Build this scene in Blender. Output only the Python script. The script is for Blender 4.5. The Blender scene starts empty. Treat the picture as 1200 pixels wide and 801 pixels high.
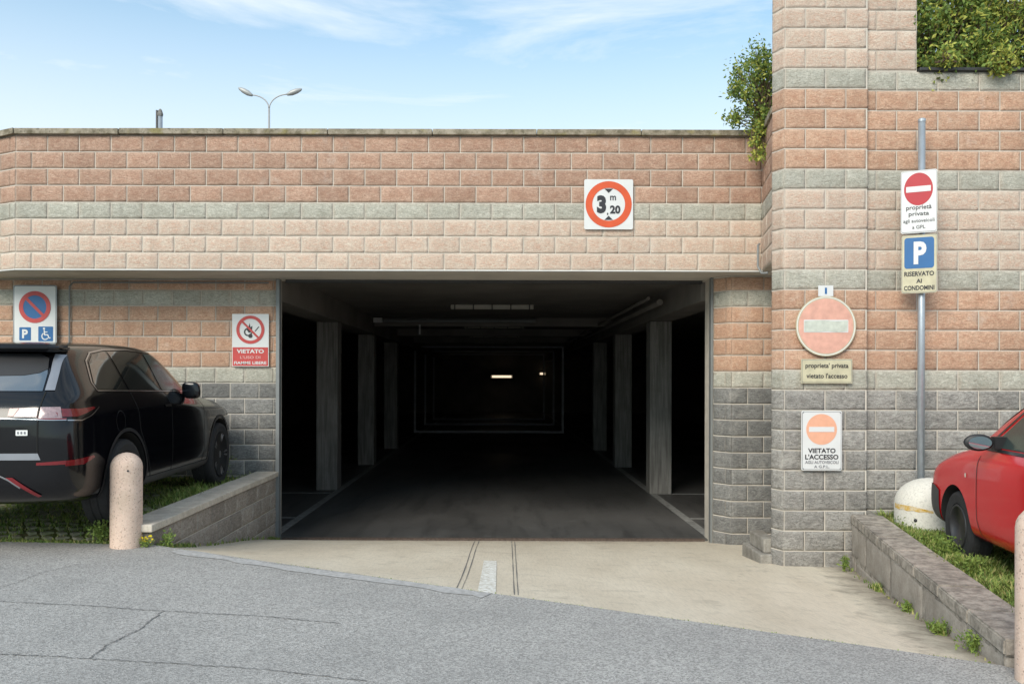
import bpy, bmesh, math, random
from mathutils import Vector, Matrix, noise as mnoise
from mathutils.bvhtree import BVHTree
R = math.radians
rnd = random.Random(7)
S = bpy.context.scene
C = S.collection
CAMZ = 1.44
# ------------------------------------------------------------------ camera, sky, sun
cd = bpy.data.cameras.new('camera'); cam = bpy.data.objects.new('camera', cd); C.objects.link(cam)
cam.location = (0, 0, CAMZ); cam.rotation_euler = (R(90), R(-0.15), 0)
cd.sensor_width = 36; cd.lens = 30; cd.shift_x = 0.0125; cd.shift_y = 0.0354
cd.clip_start = 0.05; cd.clip_end = 2000
S.camera = cam
w = bpy.data.worlds.new('World'); S.world = w; w.use_nodes = True
SUN_EL, SUN_AZ = 34, -152      # azimuth from +Y towards +X : behind the camera, to the left
def build_world():
    nt = w.node_tree; nt.nodes.clear(); N = nt.nodes.new; L = nt.links.new
    out = N('ShaderNodeOutputWorld'); bg = N('ShaderNodeBackground')
    sky = N('ShaderNodeTexSky'); sky.sky_type = 'NISHITA'; sky.sun_disc = False
    sky.sun_elevation = R(SUN_EL); sky.sun_rotation = R(SUN_AZ)
    sky.air_density = 1.0; sky.dust_density = 0.8; sky.ozone_density = 1.0
    tc = N('ShaderNodeTexCoord'); mp = N('ShaderNodeMapping'); mp.inputs['Scale'].default_value = (1.3, 2.4, 7.0)
    mp.inputs['Rotation'].default_value = (0.0, 0.25, 0.3)
    nz = N('ShaderNodeTexNoise'); nz.inputs['Scale'].default_value = 1.7; nz.inputs['Detail'].default_value = 9
    nz.inputs['Roughness'].default_value = .6; nz.inputs['Distortion'].default_value = .5
    rp = N('ShaderNodeMapRange'); rp.inputs[1].default_value = .34; rp.inputs[2].default_value = .64
    rp.inputs[3].default_value = .06; rp.inputs[4].default_value = .85
    sx = N('ShaderNodeSeparateXYZ'); hz = N('ShaderNodeMapRange')
    hz.inputs[1].default_value = .25; hz.inputs[2].default_value = .43; hz.inputs[3].default_value = .82; hz.inputs[4].default_value = .15
    mx0 = N('ShaderNodeMath'); mx0.operation = 'MAXIMUM'
    mix = N('ShaderNodeMix'); mix.data_type = 'RGBA'
    mix.inputs['B'].default_value = (5.0, 5.5, 5.9, 1)
    L(tc.outputs['Generated'], mp.inputs['Vector']); L(mp.outputs[0], nz.inputs['Vector'])
    L(tc.outputs['Generated'], sx.inputs[0]); L(sx.outputs['Z'], hz.inputs[0])
    L(nz.outputs['Fac'], rp.inputs[0]); L(rp.outputs[0], mx0.inputs[0]); L(hz.outputs[0], mx0.inputs[1])
    tint = N('ShaderNodeMix'); tint.data_type = 'RGBA'; tint.blend_type = 'MULTIPLY'; tint.inputs[0].default_value = 1
    tint.inputs['B'].default_value = (.60, 1.10, 1.15, 1)
    L(sky.outputs[0], tint.inputs['A'])
    L(tint.outputs['Result'], mix.inputs['A']); L(mx0.outputs[0], mix.inputs['Factor'])
    L(mix.outputs['Result'], bg.inputs['Color']); bg.inputs['Strength'].default_value = 0.1
    L(bg.outputs[0], out.inputs[0])
build_world()
sl = bpy.data.lights.new('sun', 'SUN'); sun = bpy.data.objects.new('sun', sl); C.objects.link(sun)
sl.energy = 1.7; sl.angle = R(32); sl.color = (1, .90, .78)
sd = Vector((math.sin(R(SUN_AZ)) * math.cos(R(SUN_EL)), math.cos(R(SUN_AZ)) * math.cos(R(SUN_EL)), math.sin(R(SUN_EL))))
sun.rotation_euler = sd.to_track_quat('Z', 'Y').to_euler()
S.view_settings.view_transform = 'Standard'; S.view_settings.look = 'None'
S.view_settings.exposure = 0.92; S.view_settings.gamma = 1; S.view_settings.use_curve_mapping = False

# ------------------------------------------------------------------ helpers
def Wp(px, py, D):                     # a point of the photograph at distance D
    return Vector(((px - 585) * D / 1000, D, CAMZ + (443 - py) * D / 1000))
def road_z(x, y=0): return -0.018 * x
def Gp(px, py):                        # where a sight line meets the road
    D = 1.44 / ((py - 443) / 1000 - .018 * (px - 585) / 1000)
    return Vector(((px - 585) * D / 1000, D))
def tag(o, label=None, cat=None, group=None, kind=None):
    if label: o['label'] = label
    if cat: o['category'] = cat
    if group: o['group'] = group
    if kind: o['kind'] = kind
    return o
def empty(name, loc=(0, 0, 0), rz=0, label=None, cat=None, group=None):
    o = bpy.data.objects.new(name, None); C.objects.link(o); o.empty_display_size = .1
    o.location = loc; o.rotation_euler = (0, 0, rz)
    return tag(o, label, cat, group)
def link(name, me, mat=None, parent=None, smooth=False):
    o = bpy.data.objects.new(name, me); C.objects.link(o)
    if mat is not None and len(me.materials) == 0:
        for m in (mat if isinstance(mat, (list, tuple)) else [mat]): me.materials.append(m)
    if parent: o.parent = parent
    if smooth: me.polygons.foreach_set('use_smooth', [True] * len(me.polygons))
    return o
def obj(name, bm, mat, parent=None, smooth=False):
    me = bpy.data.meshes.new(name)
    bmesh.ops.recalc_face_normals(bm, faces=bm.faces)
    bm.to_mesh(me); bm.free()
    return link(name, me, mat, parent, smooth)
def raw(name, vs, fs, mat, parent=None, smooth=False):
    me = bpy.data.meshes.new(name); me.from_pydata([tuple(v) for v in vs], [], fs); me.update()
    return link(name, me, mat, parent, smooth)
def box(bm, x0, x1, y0, y1, z0, z1, bev=0):
    m = Matrix.Translation(((x0 + x1) / 2, (y0 + y1) / 2, (z0 + z1) / 2)) @ Matrix.Diagonal((x1 - x0, y1 - y0, z1 - z0, 1))
    r = bmesh.ops.create_cube(bm, size=1, matrix=m)
    if bev:
        es = list({e for v in r['verts'] for e in v.link_edges})
        bmesh.ops.bevel(bm, geom=es, offset=bev, segments=2, profile=.5, affect='EDGES')
def prism(bm, pts, z0, z1):            # plan polygon, vertical
    a = [bm.verts.new((p[0], p[1], z0)) for p in pts]; b = [bm.verts.new((p[0], p[1], z1)) for p in pts]
    n = len(pts); bm.faces.new(a[::-1]); bm.faces.new(b)
    for i in range(n): bm.faces.new((a[i], a[(i + 1) % n], b[(i + 1) % n], b[i]))
def plate(bm, pts, y0, y1):            # outline in x,z ; thickness along y
    a = [bm.verts.new((p[0], y0, p[1])) for p in pts]; b = [bm.verts.new((p[0], y1, p[1])) for p in pts]
    n = len(pts); bm.faces.new(a); bm.faces.new(b[::-1])
    for i in range(n): bm.faces.new((a[i], b[i], b[(i + 1) % n], a[(i + 1) % n]))
def tube(bm, pts, r, seg=10, cap=True):
    pts = [Vector(p) for p in pts]; rings = []
    rs = r if isinstance(r, (list, tuple)) else [r] * len(pts)
    up = None
    for i, p in enumerate(pts):
        d = (pts[min(i + 1, len(pts) - 1)] - pts[max(i - 1, 0)]).normalized()
        if up is None: up = d.orthogonal().normalized()
        up = (up - d * up.dot(d)).normalized(); s = d.cross(up)
        rings.append([bm.verts.new(p + (up * math.cos(2 * math.pi * k / seg) + s * math.sin(2 * math.pi * k / seg)) * rs[i]) for k in range(seg)])
    for a, b in zip(rings, rings[1:]):
        for k in range(seg): bm.faces.new((a[k], a[(k + 1) % seg], b[(k + 1) % seg], b[k]))
    if cap: bm.faces.new(rings[0][::-1]); bm.faces.new(rings[-1])
def lathe(bm, prof, seg=32, axis='Z', c=(0, 0, 0)):   # prof: (r, h)
    rings = []; c = Vector(c)
    for r, h in prof:
        ring = []
        for k in range(seg):
            a = 2 * math.pi * k / seg; u, v = r * math.cos(a), r * math.sin(a)
            ring.append(bm.verts.new(c + (Vector((u, v, h)) if axis == 'Z' else Vector((h, u, v)))))
        rings.append(ring)
    for a, b in zip(rings, rings[1:]):
        for k in range(seg): bm.faces.new((a[k], a[(k + 1) % seg], b[(k + 1) % seg], b[k]))
    bm.faces.new(rings[0][::-1]); bm.faces.new(rings[-1])
def rrect(cx, cz, w, h, r, n=5):
    out = []
    for qx, qz, a0 in ((1, -1, -90), (1, 1, 0), (-1, 1, 90), (-1, -1, 180)):
        for k in range(n + 1):
            a = R(a0 + 90 * k / n)
            out.append((cx + qx * (w / 2 - r) + r * math.cos(a), cz + qz * (h / 2 - r) + r * math.sin(a)))
    return out
def circ(cx, cz, r, n=40): return [(cx + r * math.cos(2 * math.pi * k / n), cz + r * math.sin(2 * math.pi * k / n)) for k in range(n)]

# ------------------------------------------------------------------ materials
def nmat(name, rough=.7, metal=0, spec=.5):
    m = bpy.data.materials.new(name); m.use_nodes = True; nt = m.node_tree
    b = nt.nodes['Principled BSDF']; b.inputs['Roughness'].default_value = rough; b.inputs['Metallic'].default_value = metal
    b.inputs['Specular IOR Level'].default_value = spec
    return m, nt, b
def noise_node(nt, scale, detail=4, rough=.55, dist=0, vec=None, stretch=None, rot=(0, 0, 0)):
    n = nt.nodes.new('ShaderNodeTexNoise'); n.inputs['Scale'].default_value = scale; n.inputs['Detail'].default_value = detail
    n.inputs['Roughness'].default_value = rough; n.inputs['Distortion'].default_value = dist
    if vec is None:
        g = nt.nodes.new('ShaderNodeNewGeometry'); vec = g.outputs['Position']
    if stretch:
        mp = nt.nodes.new('ShaderNodeMapping'); mp.inputs['Scale'].default_value = stretch; mp.inputs['Rotation'].default_value = rot
        nt.links.new(vec, mp.inputs['Vector']); vec = mp.outputs[0]
    nt.links.new(vec, n.inputs['Vector'])
    return n
def maprange(nt, src, a, b, c=0, d=1):
    m = nt.nodes.new('ShaderNodeMapRange')
    for i, v in enumerate((a, b, c, d)): m.inputs[i + 1].default_value = v
    nt.links.new(src, m.inputs[0]); return m.outputs[0]
def mixc(nt, f, a, b, mode='MIX'):
    m = nt.nodes.new('ShaderNodeMix'); m.data_type = 'RGBA'; m.blend_type = mode
    for s, v in (('Factor', f), ('A', a), ('B', b)):
        if isinstance(v, (int, float)): m.inputs[s].default_value = v
        elif isinstance(v, tuple): m.inputs[s].default_value = (*v, 1) if len(v) == 3 else v
        else: nt.links.new(v, m.inputs[s])
    return m.outputs['Result']
def mul(nt, a, b, op='MULTIPLY'):
    m = nt.nodes.new('ShaderNodeMath'); m.operation = op
    for i, v in enumerate((a, b)):
        if isinstance(v, (int, float)): m.inputs[i].default_value = v
        else: nt.links.new(v, m.inputs[i])
    return m.outputs[0]
def bump(nt, b, src, strength, dist=.01, prev=None):
    n = nt.nodes.new('ShaderNodeBump'); n.inputs['Strength'].default_value = strength; n.inputs['Distance'].default_value = dist
    nt.links.new(src, n.inputs['Height'])
    if prev: nt.links.new(prev, n.inputs['Normal'])
    nt.links.new(n.outputs[0], b.inputs['Normal']); return n.outputs[0]
def mat_plain(name, col, rough=.6, metal=0, var=.12, vs=6, bs=0, spec=.5, coat=0):
    m, nt, b = nmat(name, rough, metal, spec)
    n = noise_node(nt, vs, 5)
    c = mixc(nt, maprange(nt, n.outputs[0], .3, .7), tuple(v * (1 - var) for v in col), tuple(min(1, v * (1 + var)) for v in col))
    nt.links.new(c, b.inputs['Base Color'])
    if bs: bump(nt, b, noise_node(nt, vs * 12, 4).outputs[0], bs, .003)
    if coat: b.inputs['Coat Weight'].default_value = coat; b.inputs['Coat Roughness'].default_value = .03
    return m
def mat_block(name, c1, c2, c3, var=.16, smear=.22, edge=(.58, .48, .39)):
    m, nt, b = nmat(name, .93, 0, .25)
    oi = nt.nodes.new('ShaderNodeObjectInfo')
    st_ = noise_node(nt, 30, 7, .7, .8, None, (.75, .75, 1.9), (0, -.42, 0))     # slanting fracture streaks
    mid = noise_node(nt, 9, 5, .62, .5, None, (1, 1, 1.5), (0, .5, 0))
    fine = noise_node(nt, 75, 5, .8)
    c = mixc(nt, maprange(nt, mid.outputs[0], .40, .60), c1, c2)
    c = mixc(nt, maprange(nt, st_.outputs[0], .50, .62, 0, .85), c, c3)
    c = mixc(nt, maprange(nt, st_.outputs[0], .46, .36, 0, .55), c, tuple(min(.8, v * 1.25 + .04) for v in c2))
    c = mixc(nt, maprange(nt, fine.outputs[0], .46, .66, 0, .55), c, tuple(v * .45 for v in c1))
    c = mixc(nt, maprange(nt, fine.outputs[0], .44, .30, 0, .5), c, tuple(min(.85, v * 1.35) for v in c2))
    # mortar smear round the margin of every block, in the block's own coordinates
    tc = nt.nodes.new('ShaderNodeTexCoord'); sx = nt.nodes.new('ShaderNodeSeparateXYZ'); nt.links.new(tc.outputs['Object'], sx.inputs[0])
    ex = mul(nt, 1.0, mul(nt, mul(nt, mul(nt, sx.outputs['X'], .2, 'SUBTRACT'), 0, 'ABSOLUTE'), 5.0), 'SUBTRACT')
    ez = mul(nt, 1.0, mul(nt, mul(nt, mul(nt, sx.outputs['Z'], .1, 'SUBTRACT'), 0, 'ABSOLUTE'), 10.0), 'SUBTRACT')
    mg = mul(nt, mul(nt, ex, 2.0), ez, 'MINIMUM'); mg = mul(nt, mg, mul(nt, mid.outputs[0], 1.1), 'ADD')
    sm = maprange(nt, mg, .60, 1.05, smear, 0)
    c = mixc(nt, sm, c, edge)
    f = maprange(nt, oi.outputs['Random'], 0, 1, 1 - var, 1 + var)
    cmb = nt.nodes.new('ShaderNodeCombineColor')
    for i in range(3): nt.links.new(f, cmb.inputs[i])
    c = mixc(nt, 1.0, c, cmb.outputs[0], 'MULTIPLY')
    stain = noise_node(nt, 1.1, 5, .6, 0, None, (1, 1, .45))
    c = mixc(nt, maprange(nt, stain.outputs[0], .52, .75, 0, .25), c, tuple(v * .55 for v in c1))
    run = noise_node(nt, 5, 5, .6, 0, None, (1, 1, .07)); spot = noise_node(nt, 2.6, 5, .7)
    c = mixc(nt, maprange(nt, run.outputs[0], .55, .75, 0, .3), c, tuple(v * .5 for v in c1))
    c = mixc(nt, maprange(nt, spot.outputs[0], .60, .74, 0, .3), c, (.66, .62, .56))
    nt.links.new(c, b.inputs['Base Color'])
    p = bump(nt, b, st_.outputs[0], .9, .014)
    bump(nt, b, fine.outputs[0], .9, .007, p)
    return m
def mat_wallcap(name, base, dark, amt, sc=7):
    m, nt, b = nmat(name, .95, 0, .2)
    a = noise_node(nt, sc, 8, .72); c = noise_node(nt, 60, 5, .7); d = noise_node(nt, 2.2, 5, .6)
    col = mixc(nt, maprange(nt, a.outputs[0], .42, .60, 0, amt), base, dark)
    col = mixc(nt, maprange(nt, c.outputs[0], .5, .7, 0, .6), col, tuple(v * .5 for v in base))
    col = mixc(nt, maprange(nt, d.outputs[0], .5, .7, 0, .35), col, tuple(v * .6 for v in dark))
    nt.links.new(col, b.inputs['Base Color']); bump(nt, b, c.outputs[0], .6, .006); return m
M = {}
M['orange'] = mat_block('orange_split_block', (.56, .335, .225), (.62, .41, .29), (.46, .25, .17), .10)
M['orange_fascia'] = mat_block('brown_orange_split_block', (.46, .28, .20), (.53, .355, .265), (.38, .215, .155), .10)
M['pale'] = mat_block('pale_pink_split_block', (.63, .47, .37), (.66, .54, .44), (.62, .39, .29), .05, .5, (.68, .60, .51))
M['grey'] = mat_block('light_grey_split_block', (.46, .445, .375), (.55, .53, .455), (.34, .32, .26), .08)
M['dark'] = mat_block('slate_grey_split_block', (.20, .197, .19), (.27, .265, .25), (.12, .118, .112), .16, .25, (.34, .32, .30))
M['dark2'] = mat_block('slate_grey_light_split_block', (.29, .275, .255), (.40, .38, .35), (.17, .16, .148), .14, .25, (.42, .39, .35))
M['old'] = mat_block('weathered_block', (.33, .285, .245), (.42, .37, .32), (.23, .195, .165), .14, .2, (.45, .41, .36))
M['old_smooth'] = mat_wallcap('weathered_smooth_block', (.42, .375, .325), (.26, .225, .19), .6, 5)
M['mortar'] = mat_plain('mortar', (.56, .51, .44), .95, 0, .14, 7, .5)
M['mortar_old'] = mat_plain('old_mortar', (.42, .39, .35), .95, 0, .2, 7, .5)
M['plaster'] = mat_plain('soffit_plaster', (.60, .56, .49), .9, 0, .1, 2.5, .2)
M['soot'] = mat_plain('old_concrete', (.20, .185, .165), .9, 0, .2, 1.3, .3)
M['drip'] = mat_plain('drip_edge_metal', (.72, .72, .70), .5, 0, .05)
M['galv'] = mat_plain('galvanised_steel', (.42, .46, .50), .42, .55, .08, 20)
M['jamb'] = mat_plain('grey_painted_steel', (.22, .23, .23), .5, .2, .06)
M['black_metal'] = mat_plain('dark_metal', (.05, .05, .05), .5, .3)
M['signback'] = mat_plain('sign_edge', (.25, .26, .27), .5, .6)
M['white'] = mat_plain('sign_white', (.66, .665, .66), .4, 0, .03, 9)
M['cream'] = mat_plain('sign_cream_faded', (.52, .48, .33), .55, 0, .12, 12)
M['cream_grey'] = mat_plain('sign_bare_patch', (.52, .55, .48), .6, 0, .15, 16)
M['red'] = mat_plain('sign_red', (.42, .010, .022), .4, 0, .06, 9)
M['redlite'] = mat_plain('sign_light_red', (.50, .055, .05), .45, 0, .08, 9)
M['orangered'] = mat_plain('sign_orange_red', (.62, .085, .02), .4, 0, .08, 9)
M['salmon'] = mat_plain('sign_faded_salmon', (.66, .36, .28), .55, 0, .12, 14)
M['salmon2'] = mat_plain('sign_faded_orange', (.74, .38, .25), .55, 0, .06, 14)
M['blue'] = mat_plain('sign_blue', (.012, .115, .31), .4, 0, .05, 9)
M['ink'] = mat_plain('sign_ink', (.02, .02, .025), .5, 0, .05)
M['ink_faded'] = mat_plain('sign_ink_faded', (.16, .16, .18), .6, 0, .1)
M['pinkprint'] = mat_plain('sign_faded_print', (.62, .35, .33), .6, 0, .1)
def mat_coping():
    m, nt, b = nmat('mossy_coping', .95, 0, .2)
    a = noise_node(nt, 9, 7, .7); c = noise_node(nt, 45, 5, .7)
    col = mixc(nt, maprange(nt, a.outputs[0], .38, .62), (.17, .145, .10), (.38, .33, .26))
    col = mixc(nt, maprange(nt, c.outputs[0], .54, .68, 0, .8), col, (.075, .07, .045))
    n2 = noise_node(nt, 5, 4, .6)
    col = mixc(nt, maprange(nt, n2.outputs[0], .56, .68, 0, .6), col, (.28, .24, .09))
    nt.links.new(col, b.inputs['Base Color']); bump(nt, b, c.outputs[0], .7, .01); return m
M['coping'] = mat_coping()
M['cap_right'] = mat_wallcap('lichen_concrete', (.46, .41, .35), (.17, .15, .13), .8, 12)
M['cap_left'] = mat_wallcap('pale_concrete_cap', (.62, .555, .47), (.40, .345, .28), .6)
def mat_asphalt():
    m, nt, b = nmat('asphalt', .9, 0, .3)
    v = nt.nodes.new('ShaderNodeTexVoronoi'); v.inputs['Scale'].default_value = 120
    g = nt.nodes.new('ShaderNodeNewGeometry'); nt.links.new(g.outputs['Position'], v.inputs['Vector'])
    sp = nt.nodes.new('ShaderNodeSeparateColor'); nt.links.new(v.outputs['Color'], sp.inputs[0])
    fine = noise_node(nt, 210, 3, .7); big = noise_node(nt, .9, 5, .6); mid = noise_node(nt, 6, 6, .65)
    col = mixc(nt, maprange(nt, sp.outputs[0], .1, .95), (.25, .24, .228), (.53, .51, .485))
    col = mixc(nt, maprange(nt, fine.outputs[0], .55, .75, 0, .7), col, (.52, .51, .50))
    col = mixc(nt, maprange(nt, fine.outputs[0], .46, .3, 0, .6), col, (.06, .058, .055))
    col = mixc(nt, maprange(nt, big.outputs[0], .42, .65, 0, .3), col, (.20, .195, .19))
    col = mixc(nt, maprange(nt, mid.outputs[0], .55, .75, 0, .25), col, (.24, .235, .225))
    nt.links.new(col, b.inputs['Base Color'])
    p = bump(nt, b, v.outputs['Distance'], .5, .006); bump(nt, b, fine.outputs[0], .5, .004, p); return m
M['asphalt'] = mat_asphalt()
M['asphalt_seal'] = mat_plain('asphalt_worn_edge', (.40, .39, .38), .9, 0, .22, 30, .6)
M['crack'] = mat_plain('crack', (.15, .145, .14), .95, 0, .3, 30)
def mat_ramp():
    m, nt, b = nmat('ramp_concrete', .9, 0, .25)
    a = noise_node(nt, 1.3, 6, .62, .3, None, (1, .35, 1)); f = noise_node(nt, 130, 4, .7); s = noise_node(nt, 4.5, 7, .7, .5)
    br = noise_node(nt, 60, 3, .6, 0, None, (1, .05, 1))
    col = mixc(nt, maprange(nt, a.outputs[0], .35, .65), (.62, .535, .415), (.73, .645, .515))
    col = mixc(nt, maprange(nt, s.outputs[0], .54, .72, 0, .5), col, (.36, .31, .24))
    col = mixc(nt, maprange(nt, f.outputs[0], .5, .75, 0, .45), col, (.22, .20, .16))
    col = mixc(nt, maprange(nt, br.outputs[0], .45, .7, 0, .22), col, (.26, .24, .2))
    # stained strip at the foot of the walls on the right and damp patch by the pillar
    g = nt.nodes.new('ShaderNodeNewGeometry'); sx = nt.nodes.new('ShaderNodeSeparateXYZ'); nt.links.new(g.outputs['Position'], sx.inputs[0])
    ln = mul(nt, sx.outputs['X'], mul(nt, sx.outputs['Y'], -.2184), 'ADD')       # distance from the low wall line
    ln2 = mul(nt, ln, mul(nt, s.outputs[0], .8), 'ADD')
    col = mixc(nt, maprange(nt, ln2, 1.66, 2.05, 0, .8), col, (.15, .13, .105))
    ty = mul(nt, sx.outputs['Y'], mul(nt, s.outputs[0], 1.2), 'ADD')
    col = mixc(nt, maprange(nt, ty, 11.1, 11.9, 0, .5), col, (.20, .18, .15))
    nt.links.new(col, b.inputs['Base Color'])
    p = bump(nt, b, f.outputs[0], .4, .003); bump(nt, b, br.outputs[0], .3, .003, p); return m
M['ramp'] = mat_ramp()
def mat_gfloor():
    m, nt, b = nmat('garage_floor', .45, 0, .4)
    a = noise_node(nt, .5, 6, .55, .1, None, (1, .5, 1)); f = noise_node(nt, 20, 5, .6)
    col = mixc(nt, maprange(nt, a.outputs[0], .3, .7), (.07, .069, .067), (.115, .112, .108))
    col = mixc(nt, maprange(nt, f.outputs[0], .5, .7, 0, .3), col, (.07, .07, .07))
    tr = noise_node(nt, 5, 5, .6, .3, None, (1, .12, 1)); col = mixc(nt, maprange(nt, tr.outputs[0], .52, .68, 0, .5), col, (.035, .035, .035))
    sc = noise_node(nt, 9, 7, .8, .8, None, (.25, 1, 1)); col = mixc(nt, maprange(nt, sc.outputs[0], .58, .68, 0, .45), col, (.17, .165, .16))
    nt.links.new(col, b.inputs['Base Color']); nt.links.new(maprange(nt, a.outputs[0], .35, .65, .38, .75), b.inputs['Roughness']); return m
M['gfloor'] = mat_gfloor()
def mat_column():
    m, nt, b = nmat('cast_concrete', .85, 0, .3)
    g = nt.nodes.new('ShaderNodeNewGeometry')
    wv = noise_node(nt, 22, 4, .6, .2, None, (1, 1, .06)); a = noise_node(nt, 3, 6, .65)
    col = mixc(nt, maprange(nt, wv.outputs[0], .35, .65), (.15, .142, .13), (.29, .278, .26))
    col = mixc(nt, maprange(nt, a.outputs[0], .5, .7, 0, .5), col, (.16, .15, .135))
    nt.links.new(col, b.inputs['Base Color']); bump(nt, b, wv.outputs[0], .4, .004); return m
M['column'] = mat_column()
M['line'] = mat_plain('worn_floor_paint', (.27, .27, .26), .7, 0, .3, 12)
def mat_wornpaint():
    m, nt, b = nmat('worn_road_paint', .8, 0, .3)
    a = noise_node(nt, 26, 6, .75); c = noise_node(nt, 130, 4, .7)
    f = maprange(nt, a.outputs[0], .40, .56)
    col = mixc(nt, f, (.52, .47, .38), (.86, .85, .80)); col = mixc(nt, maprange(nt, c.outputs[0], .55, .7, 0, .5), col, (.3, .28, .23))
    nt.links.new(col, b.inputs['Base Color']); return m
M['wornpaint'] = mat_wornpaint()
def mat_soil():
    m, nt, b = nmat('soil_and_moss', 1, 0, .1)
    a = noise_node(nt, 7, 7, .7); c = noise_node(nt, 50, 4, .7)
    col = mixc(nt, maprange(nt, a.outputs[0], .4, .6), (.12, .15, .04), (.17, .15, .08))
    col = mixc(nt, maprange(nt, c.outputs[0], .5, .7, 0, .6), col, (.07, .065, .03))
    nt.links.new(col, b.inputs['Base Color']); bump(nt, b, c.outputs[0], .8, .02); return m
M['soil'] = mat_soil()
M['ground'] = mat_plain('bare_ground', (.16, .145, .12), 1, 0, .2, .3)
M['paver'] = mat_wallcap('paver_concrete', (.33, .31, .24), (.17, .20, .07), .9, 6)
def mat_leaf(name, col, tr=.25, rough=.55):
    m, nt, b = nmat(name, rough, 0, .3)
    n = noise_node(nt, 25, 3); c = mixc(nt, maprange(nt, n.outputs[0], .3, .7), tuple(v * .7 for v in col), tuple(v * 1.3 for v in col))
    nt.links.new(c, b.inputs['Base Color'])
    t = nt.nodes.new('ShaderNodeBsdfTranslucent'); nt.links.new(c, t.inputs['Color'])
    mx = nt.nodes.new('ShaderNodeMixShader'); mx.inputs[0].default_value = tr
    out = [x for x in nt.nodes if x.type == 'OUTPUT_MATERIAL'][0]
    nt.links.new(b.outputs[0], mx.inputs[1]); nt.links.new(t.outputs[0], mx.inputs[2]); nt.links.new(mx.outputs[0], out.inputs[0])
    return m
M['leaf_a'] = mat_leaf('leaf_mid_green', (.20, .28, .06)); M['leaf_b'] = mat_leaf('leaf_dark_green', (.12, .19, .045))
M['leaf_c'] = mat_leaf('leaf_yellow_green', (.46, .47, .10)); M['twig'] = mat_plain('twig_bark', (.12, .085, .055), .9)
M['grass_a'] = mat_leaf('grass_green', (.25, .33, .08)); M['grass_b'] = mat_leaf('grass_yellow', (.44, .42, .16)); M['grass_c'] = mat_leaf('grass_dark', (.13, .21, .05))
M['petal'] = mat_leaf('yellow_petal', (.75, .6, .03))
def mat_bollard():
    m, nt, b = nmat('pink_terrazzo', .75, 0, .35)
    v = nt.nodes.new('ShaderNodeTexVoronoi'); v.inputs['Scale'].default_value = 120
    g = nt.nodes.new('ShaderNodeNewGeometry'); nt.links.new(g.outputs['Position'], v.inputs['Vector'])
    sp = nt.nodes.new('ShaderNodeSeparateColor'); nt.links.new(v.outputs['Color'], sp.inputs[0])
    a = noise_node(nt, 5, 5, .6)
    col = mixc(nt, maprange(nt, sp.outputs[0], 0, 1), (.66, .48, .38), (.72, .56, .46))
    col = mixc(nt, maprange(nt, sp.outputs[1], .9, .96, 0, .6), col, (.26, .17, .13))
    col = mixc(nt, maprange(nt, a.outputs[0], .5, .72, 0, .4), col, (.42, .33, .24))
    nt.links.new(col, b.inputs['Base Color']); bump(nt, b, v.outputs['Distance'], .3, .002); return m
M['bollard'] = mat_bollard()
M['domewhite'] = mat_wallcap('dirty_white_paint', (.70, .67, .60), (.60, .56, .48), .35, 4)
M['yellow'] = mat_wallcap('worn_yellow_paint', (.60, .36, .05), (.65, .58, .45), .8, 14)
M['carblack'] = mat_plain('black_car_paint', (.003, .003, .0045), .14, 0, .1, 3, 0, .35, .35)
M['trimblack'] = mat_plain('black_trim', (.018, .018, .02), .5, 0, .1, 3)
M['plasticgrey'] = mat_plain('dark_bumper_plastic', (.045, .045, .047), .6, 0, .1, 8, .2)
M['glassdark'] = mat_plain('tinted_glass', (.010, .013, .013), .06, 0, .1, 3, 0, 1.0, 1)
M['glassrear'] = mat_plain('rear_glass', (.03, .035, .04), .05, 0, .1, 3, 0, 1.0, 1)
M['glassrear'].node_tree.nodes['Principled BSDF'].inputs['IOR'].default_value = 2.1
M['glassclear'] = mat_plain('side_glass', (.030, .045, .042), .14, 0, .2, 1.5, 0, .4)
M['mirror'] = mat_plain('mirror_glass', (.75, .80, .85), .04, 1, .02)
M['chrome'] = mat_plain('chrome_trim', (.50, .50, .52), .2, 1, .05)
M['silver'] = mat_plain('silver_paint', (.42, .44, .48), .3, .6, .05)
M['bumper_grey2'] = mat_plain('grey_frame_paint', (.50, .50, .52), .6, 0, .08)
M['bumper_grey'] = mat_plain('satin_trim_and_sky_glint', (.30, .31, .34), .35, .5, .05)  # trim of the window fins; also the painted sky reflection on the tailgate lip
M['tailred'] = mat_plain('tail_light_red', (.17, .006, .010), .15, 0, .15, 40, 0, .6, .6)
M['tailclear'] = mat_plain('tail_light_clear', (.30, .21, .22), .12, 0, .25, 60, 0, .6, .6)
M['tyre'] = mat_plain('tyre_rubber', (.022, .022, .023), .85, 0, .2, 20, .2)
M['rimdark'] = mat_plain('dark_rim', (.16, .16, .17), .3, .7, .1)
M['rimgrey'] = mat_plain('steel_rim', (.045, .045, .048), .5, .4, .1)
M['liner'] = mat_plain('wheel_arch_liner', (.008, .008, .008), .95, 0, .1)
M['carred'] = mat_plain('red_car_paint', (.60, .006, .012), .25, 0, .06, 2, 0, .35, .25)
M['amber'] = mat_plain('side_repeater', (.75, .60, .5), .25, 0, .1)
M['concrete'] = mat_wallcap('kerb_concrete', (.34, .32, .285), (.17, .15, .125), .7, 6)
M['rust'] = mat_plain('rusty_iron', (.11, .08, .065), .8, .3, .3, 30, .3)
M['lamp'] = mat_plain('lamp_head_grey', (.40, .40, .39), .45, .2, .05)
M['fixture'] = mat_plain('lamp_fixture', (.50, .48, .42), .6, 0, .1)
def mat_emit(name, col, st):
    m, nt, b = nmat(name); b.inputs['Emission Color'].default_value = (*col, 1); b.inputs['Emission Strength'].default_value = st
    b.inputs['Base Color'].default_value = (*col, 1); return m
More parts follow.
